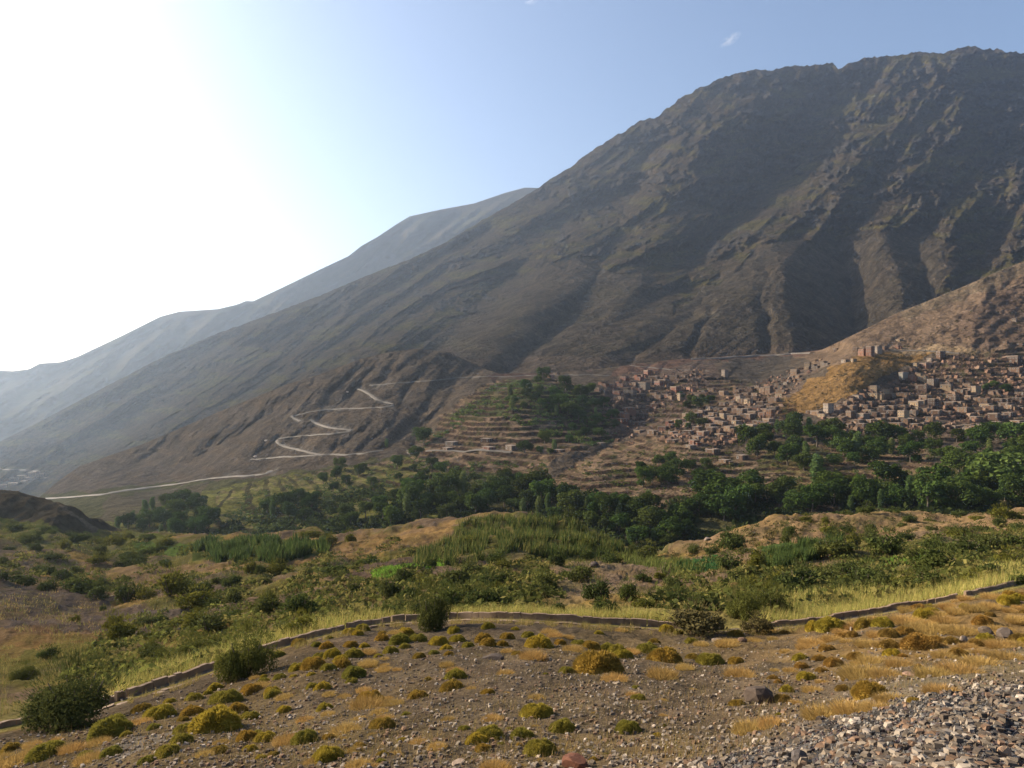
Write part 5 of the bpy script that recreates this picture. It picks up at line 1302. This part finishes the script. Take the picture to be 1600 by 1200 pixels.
scatter_blades('grass', [(0, 1180), (420, 1035), (600, 990), (1100, 1000), (1640, 930), (1640, 1060), (1350, 1090), (1150, 1195), (0, 1200)], 16000, .05, .18, .010, [(.26, .17, .07), (.22, .165, .06), (.17, .14, .06)], 6, dens=35, clump=2)
scatter_blades('grass', chp(1, 8, 190, 1640), 9000, .12, .38, .012, [(.22, .17, .06), (.17, .15, .05), (.27, .19, .07)], 21, dens=22)
# reeds and maize, tall and green
scatter_blades('reeds', [(640, 885), (650, 870), (720, 828), (770, 812), (840, 810), (900, 826), (960, 848), (985, 865), (900, 872), (800, 868), (740, 878)], 13000, .6, 1.9, .06, [(.060, .078, .022), (.08, .092, .026), (.13, .12, .04), (.042, .062, .018)], 7, .2, dens=26)
scatter_blades('reeds', [(290, 868), (300, 854), (400, 848), (505, 852), (512, 866), (430, 880), (340, 878)], 9000, .9, 2.6, .09, [(.045, .070, .020), (.07, .09, .026), (.035, .055, .018)], 8, .2, dens=24)
scatter_blades('reeds', [(1185, 884), (1200, 872), (1290, 850), (1330, 852), (1290, 872), (1210, 888)], 5500, .7, 1.9, .06, [(.05, .08, .025), (.08, .105, .03)], 9, .2, dens=22)
scatter_blades('crop_plants', [(580, 903), (640, 887), (692, 876), (695, 886), (640, 898), (590, 912)], 3000, .25, .6, .06, [(.11, .20, .028), (.16, .25, .04)], 10, .35)
scatter_blades('crop_plants', [(1370, 884), (1400, 872), (1450, 864), (1450, 880), (1400, 892)], 3000, .25, .55, .05, [(.10, .18, .03), (.14, .22, .04)], 11, .35)
scatter_blades('crop_plants', [(1050, 890), (1130, 875), (1135, 892), (1060, 897)], 2200, .3, .7, .05, [(.04, .095, .035), (.06, .12, .04)], 12, .3)
scatter_blades('reeds', [(960, 868), (1000, 868), (1100, 892), (1060, 900), (980, 885)], 1500, .5, 1.3, .05, [(.09, .11, .03), (.13, .14, .04)], 13, .2)

# low scrub that covers the shelf, the river wood floor and the terrace edges
def scrub(name, key, poly, n, rmin, rmax, leaf, tones, seed, dens=40, thr=.0, per=16, vlim=None):
    rs = np.random.RandomState(seed)
    xs = [q[0] for q in poly]; ys = [q[1] for q in poly]; U_, V_ = [], []; tot = 0
    for _ in range(60):
        if tot >= n: break
        u = rs.uniform(min(xs), max(xs), 20000); v = rs.uniform(min(ys), max(ys), 20000)
        m = inpoly(u, v, poly) & (fbm(u / dens, v / (dens * .45), 4, seed) > thr + .2 * rs.rand(len(u)))
        if key == 'A': m &= np.abs(v - chan_v(u)) > 7
        U_.append(u[m]); V_.append(v[m]); tot += int(m.sum())
    u = np.concatenate(U_)[:n]; v = np.concatenate(V_)[:n]; n = len(u)
    p = atv(key, u, v); r = rmin + (rmax - rmin) * rs.rand(n) ** 1.7
    d = rs.normal(size=(n, per, 3)); d /= np.linalg.norm(d, axis=2)[..., None]; d[..., 2] = np.abs(d[..., 2])
    rad = (.55 + .5 * rs.rand(n, per)) * r[:, None]
    c = p[:, None, :] + d * rad[..., None] * np.array([1.15, 1.15, .8])
    nr = d + rs.normal(size=d.shape) * .7; nr /= np.linalg.norm(nr, axis=2)[..., None]
    t = np.cross(nr, rs.normal(size=d.shape)); t /= np.linalg.norm(t, axis=2)[..., None]; b = np.cross(nr, t)
    s_ = (leaf * (.6 + .8 * rs.rand(n, per)) * (r / rmax)[:, None] ** .5)[..., None]
    vv = np.stack([c - t * s_, c - b * s_ * .6, c + t * s_, c + b * s_ * .6], 2).reshape(-1, 3)
    ff = np.arange(len(vv)).reshape(-1, 4)
    tn = np.array(tones)[rs.randint(0, len(tones), n)] * rs.uniform(.8, 1.2, (n, 1))
    me = raw_mesh(name, vv, ff, col=np.repeat(tn, per * 4, 0), mats=[M_BLADE])
    return tag(link(name, me), kind='stuff')
GR = [(.075, .082, .022), (.115, .115, .032), (.055, .062, .020), (.15, .13, .042)]
scrub('undergrowth', 'A', [(540, 935), (640, 900), (860, 875), (880, 950), (700, 962), (560, 970)], 1000, .3, 1.0, .22, GR, 51, 40, -.25)
scrub('undergrowth', 'A', [(1010, 955), (1060, 880), (1300, 850), (1620, 820), (1620, 895), (1400, 935), (1200, 965)], 1700, .3, 1.2, .24, GR, 52, 34, -.05)
scrub('undergrowth', 'A', [(100, 1080), (180, 970), (420, 940), (540, 950), (560, 968), (420, 1010), (210, 1085)], 1200, .2, .8, .16, GR + [(.13, .14, .035)], 53, 40, -.3)
scrub('undergrowth', 'A', [(0, 838), (270, 850), (520, 850), (560, 900), (420, 935), (150, 925), (0, 890)], 800, .3, 1.3, .3, GR, 54, 40, .12)
scrub('undergrowth', 'A', [(430, 950), (480, 880), (620, 845), (740, 880), (600, 910), (560, 960)], 700, .25, .9, .22, GR + [(.13, .10, .04)], 55, 30, -.05)
scrub('undergrowth', 'A', [(1040, 868), (1200, 815), (1600, 800), (1620, 830), (1300, 845), (1080, 880)], 500, .25, .9, .2, [(.11, .085, .035), (.08, .075, .03)], 56, 20, .0)
scrub('undergrowth', 'B', [(200, 850), (420, 800), (530, 775), (640, 745), (850, 745), (1000, 790), (1180, 770), (1620, 735), (1620, 840), (1100, 870), (900, 860), (600, 850)], 4200, 1.2, 4.0, 1.1, [(.020, .030, .010), (.030, .042, .013), (.04, .052, .017)], 57, 50, -.15, 14)
scrub('undergrowth', 'B', [(660, 700), (700, 655), (770, 600), (850, 590), (950, 615), (965, 690), (900, 700), (760, 640)], 1100, .8, 2.4, .8, [(.045, .07, .02), (.07, .10, .028), (.10, .12, .035)], 58, 30, -.1, 12)
scrub('undergrowth', 'B', [(330, 840), (380, 765), (640, 716), (860, 722), (850, 750), (560, 780), (520, 840)], 900, .7, 2.2, .7, [(.05, .07, .022), (.08, .10, .03)], 59, 26, .0, 12)
scrub('undergrowth', 'B', [(880, 735), (1000, 700), (1200, 690), (1500, 710), (1480, 770), (1200, 780), (1000, 780)], 700, .6, 1.8, .6, [(.06, .075, .025), (.09, .09, .03)], 60, 24, .05, 12)
scrub('undergrowth', 'B', [(1215, 655), (1245, 605), (1400, 545), (1620, 430), (1620, 560), (1420, 580), (1330, 630)], 260, .5, 1.8, .6, [(.05, .045, .02), (.07, .06, .028)], 61, 12, .0, 12)

# a kind that was never placed is taken away again
for pr_ in Proto.every:
    if not pr_.used:
        for o in list(pr_.root.children) + [pr_.root]: bpy.data.objects.remove(o)

# ------------------------------------------------------------------ two wisps of cloud
mc, nt, out = new_mat('thin cloud')
tc = nd(nt, 'ShaderNodeTexCoord')
n_ = noise(nt, tc.outputs['Object'], 1.6, 4, .6)
vl = nd(nt, 'ShaderNodeVectorMath', operation='LENGTH'); nt.links.new(tc.outputs['Object'], vl.inputs[0])
f1 = ramp(nt, vl.outputs['Value'], 1.0, .1, 0, 1)
mu = nd(nt, 'ShaderNodeMath', operation='MULTIPLY'); nt.links.new(f1, mu.inputs[0]); nt.links.new(ramp(nt, n_, .45, .65, 0, .005), mu.inputs[1])
pv2 = nd(nt, 'ShaderNodeVolumePrincipled'); pv2.inputs['Color'].default_value = (1, 1, 1, 1); pv2.inputs['Anisotropy'].default_value = .5
nt.links.new(mu.outputs[0], pv2.inputs['Density']); nt.links.new(pv2.outputs[0], out.inputs['Volume'])
import bmesh
bm = bmesh.new(); bmesh.ops.create_icosphere(bm, subdivisions=3, radius=1.0)
mec = bpy.data.meshes.new('cloud'); bm.to_mesh(mec); bm.free(); mec.materials.append(mc)
for u, v, w_, h_, r_, lb in [(1141, 62, 20, 8, .5, 'small white wisp of cloud above the mountain slope'), (830, 1, 13, 6, .1, 'tiny white cloud touching the top edge of the sky')]:
    o = bpy.data.objects.new('cloud', mec); C.objects.link(o)
    d_ = 9500.0; o.location = tuple(W(np.array(u), np.array(v), d_)); o.scale = (w_ / F * d_, w_ / F * d_ * .8, h_ / F * d_); o.rotation_euler = (0, -r_, 0)
    tag(o, lb, 'cloud')


# ------------------------------------------------------------------ haze
def box_mesh(name, lo, hi):
    x0, y0, z0 = lo; x1, y1, z1 = hi
    v = [(x0, y0, z0), (x1, y0, z0), (x1, y1, z0), (x0, y1, z0), (x0, y0, z1), (x1, y0, z1), (x1, y1, z1), (x0, y1, z1)]
    f = [(0, 3, 2, 1), (4, 5, 6, 7), (0, 1, 5, 4), (1, 2, 6, 5), (2, 3, 7, 6), (3, 0, 4, 7)]
    return raw_mesh(name, v, f)

mh, nt, out = new_mat('haze air')
pv = nd(nt, 'ShaderNodeVolumePrincipled')
pv.inputs['Color'].default_value = (0.62, 0.77, 1.0, 1)
pv.inputs['Density'].default_value = HAZE_DENSITY
pv.inputs['Anisotropy'].default_value = 0.62
nt.links.new(pv.outputs[0], out.inputs['Volume'])
hz = link('haze', box_mesh('haze', (-5600, -60, zf - 14), (5600, 8600, 1420)), mh)
tag(hz, kind='stuff')
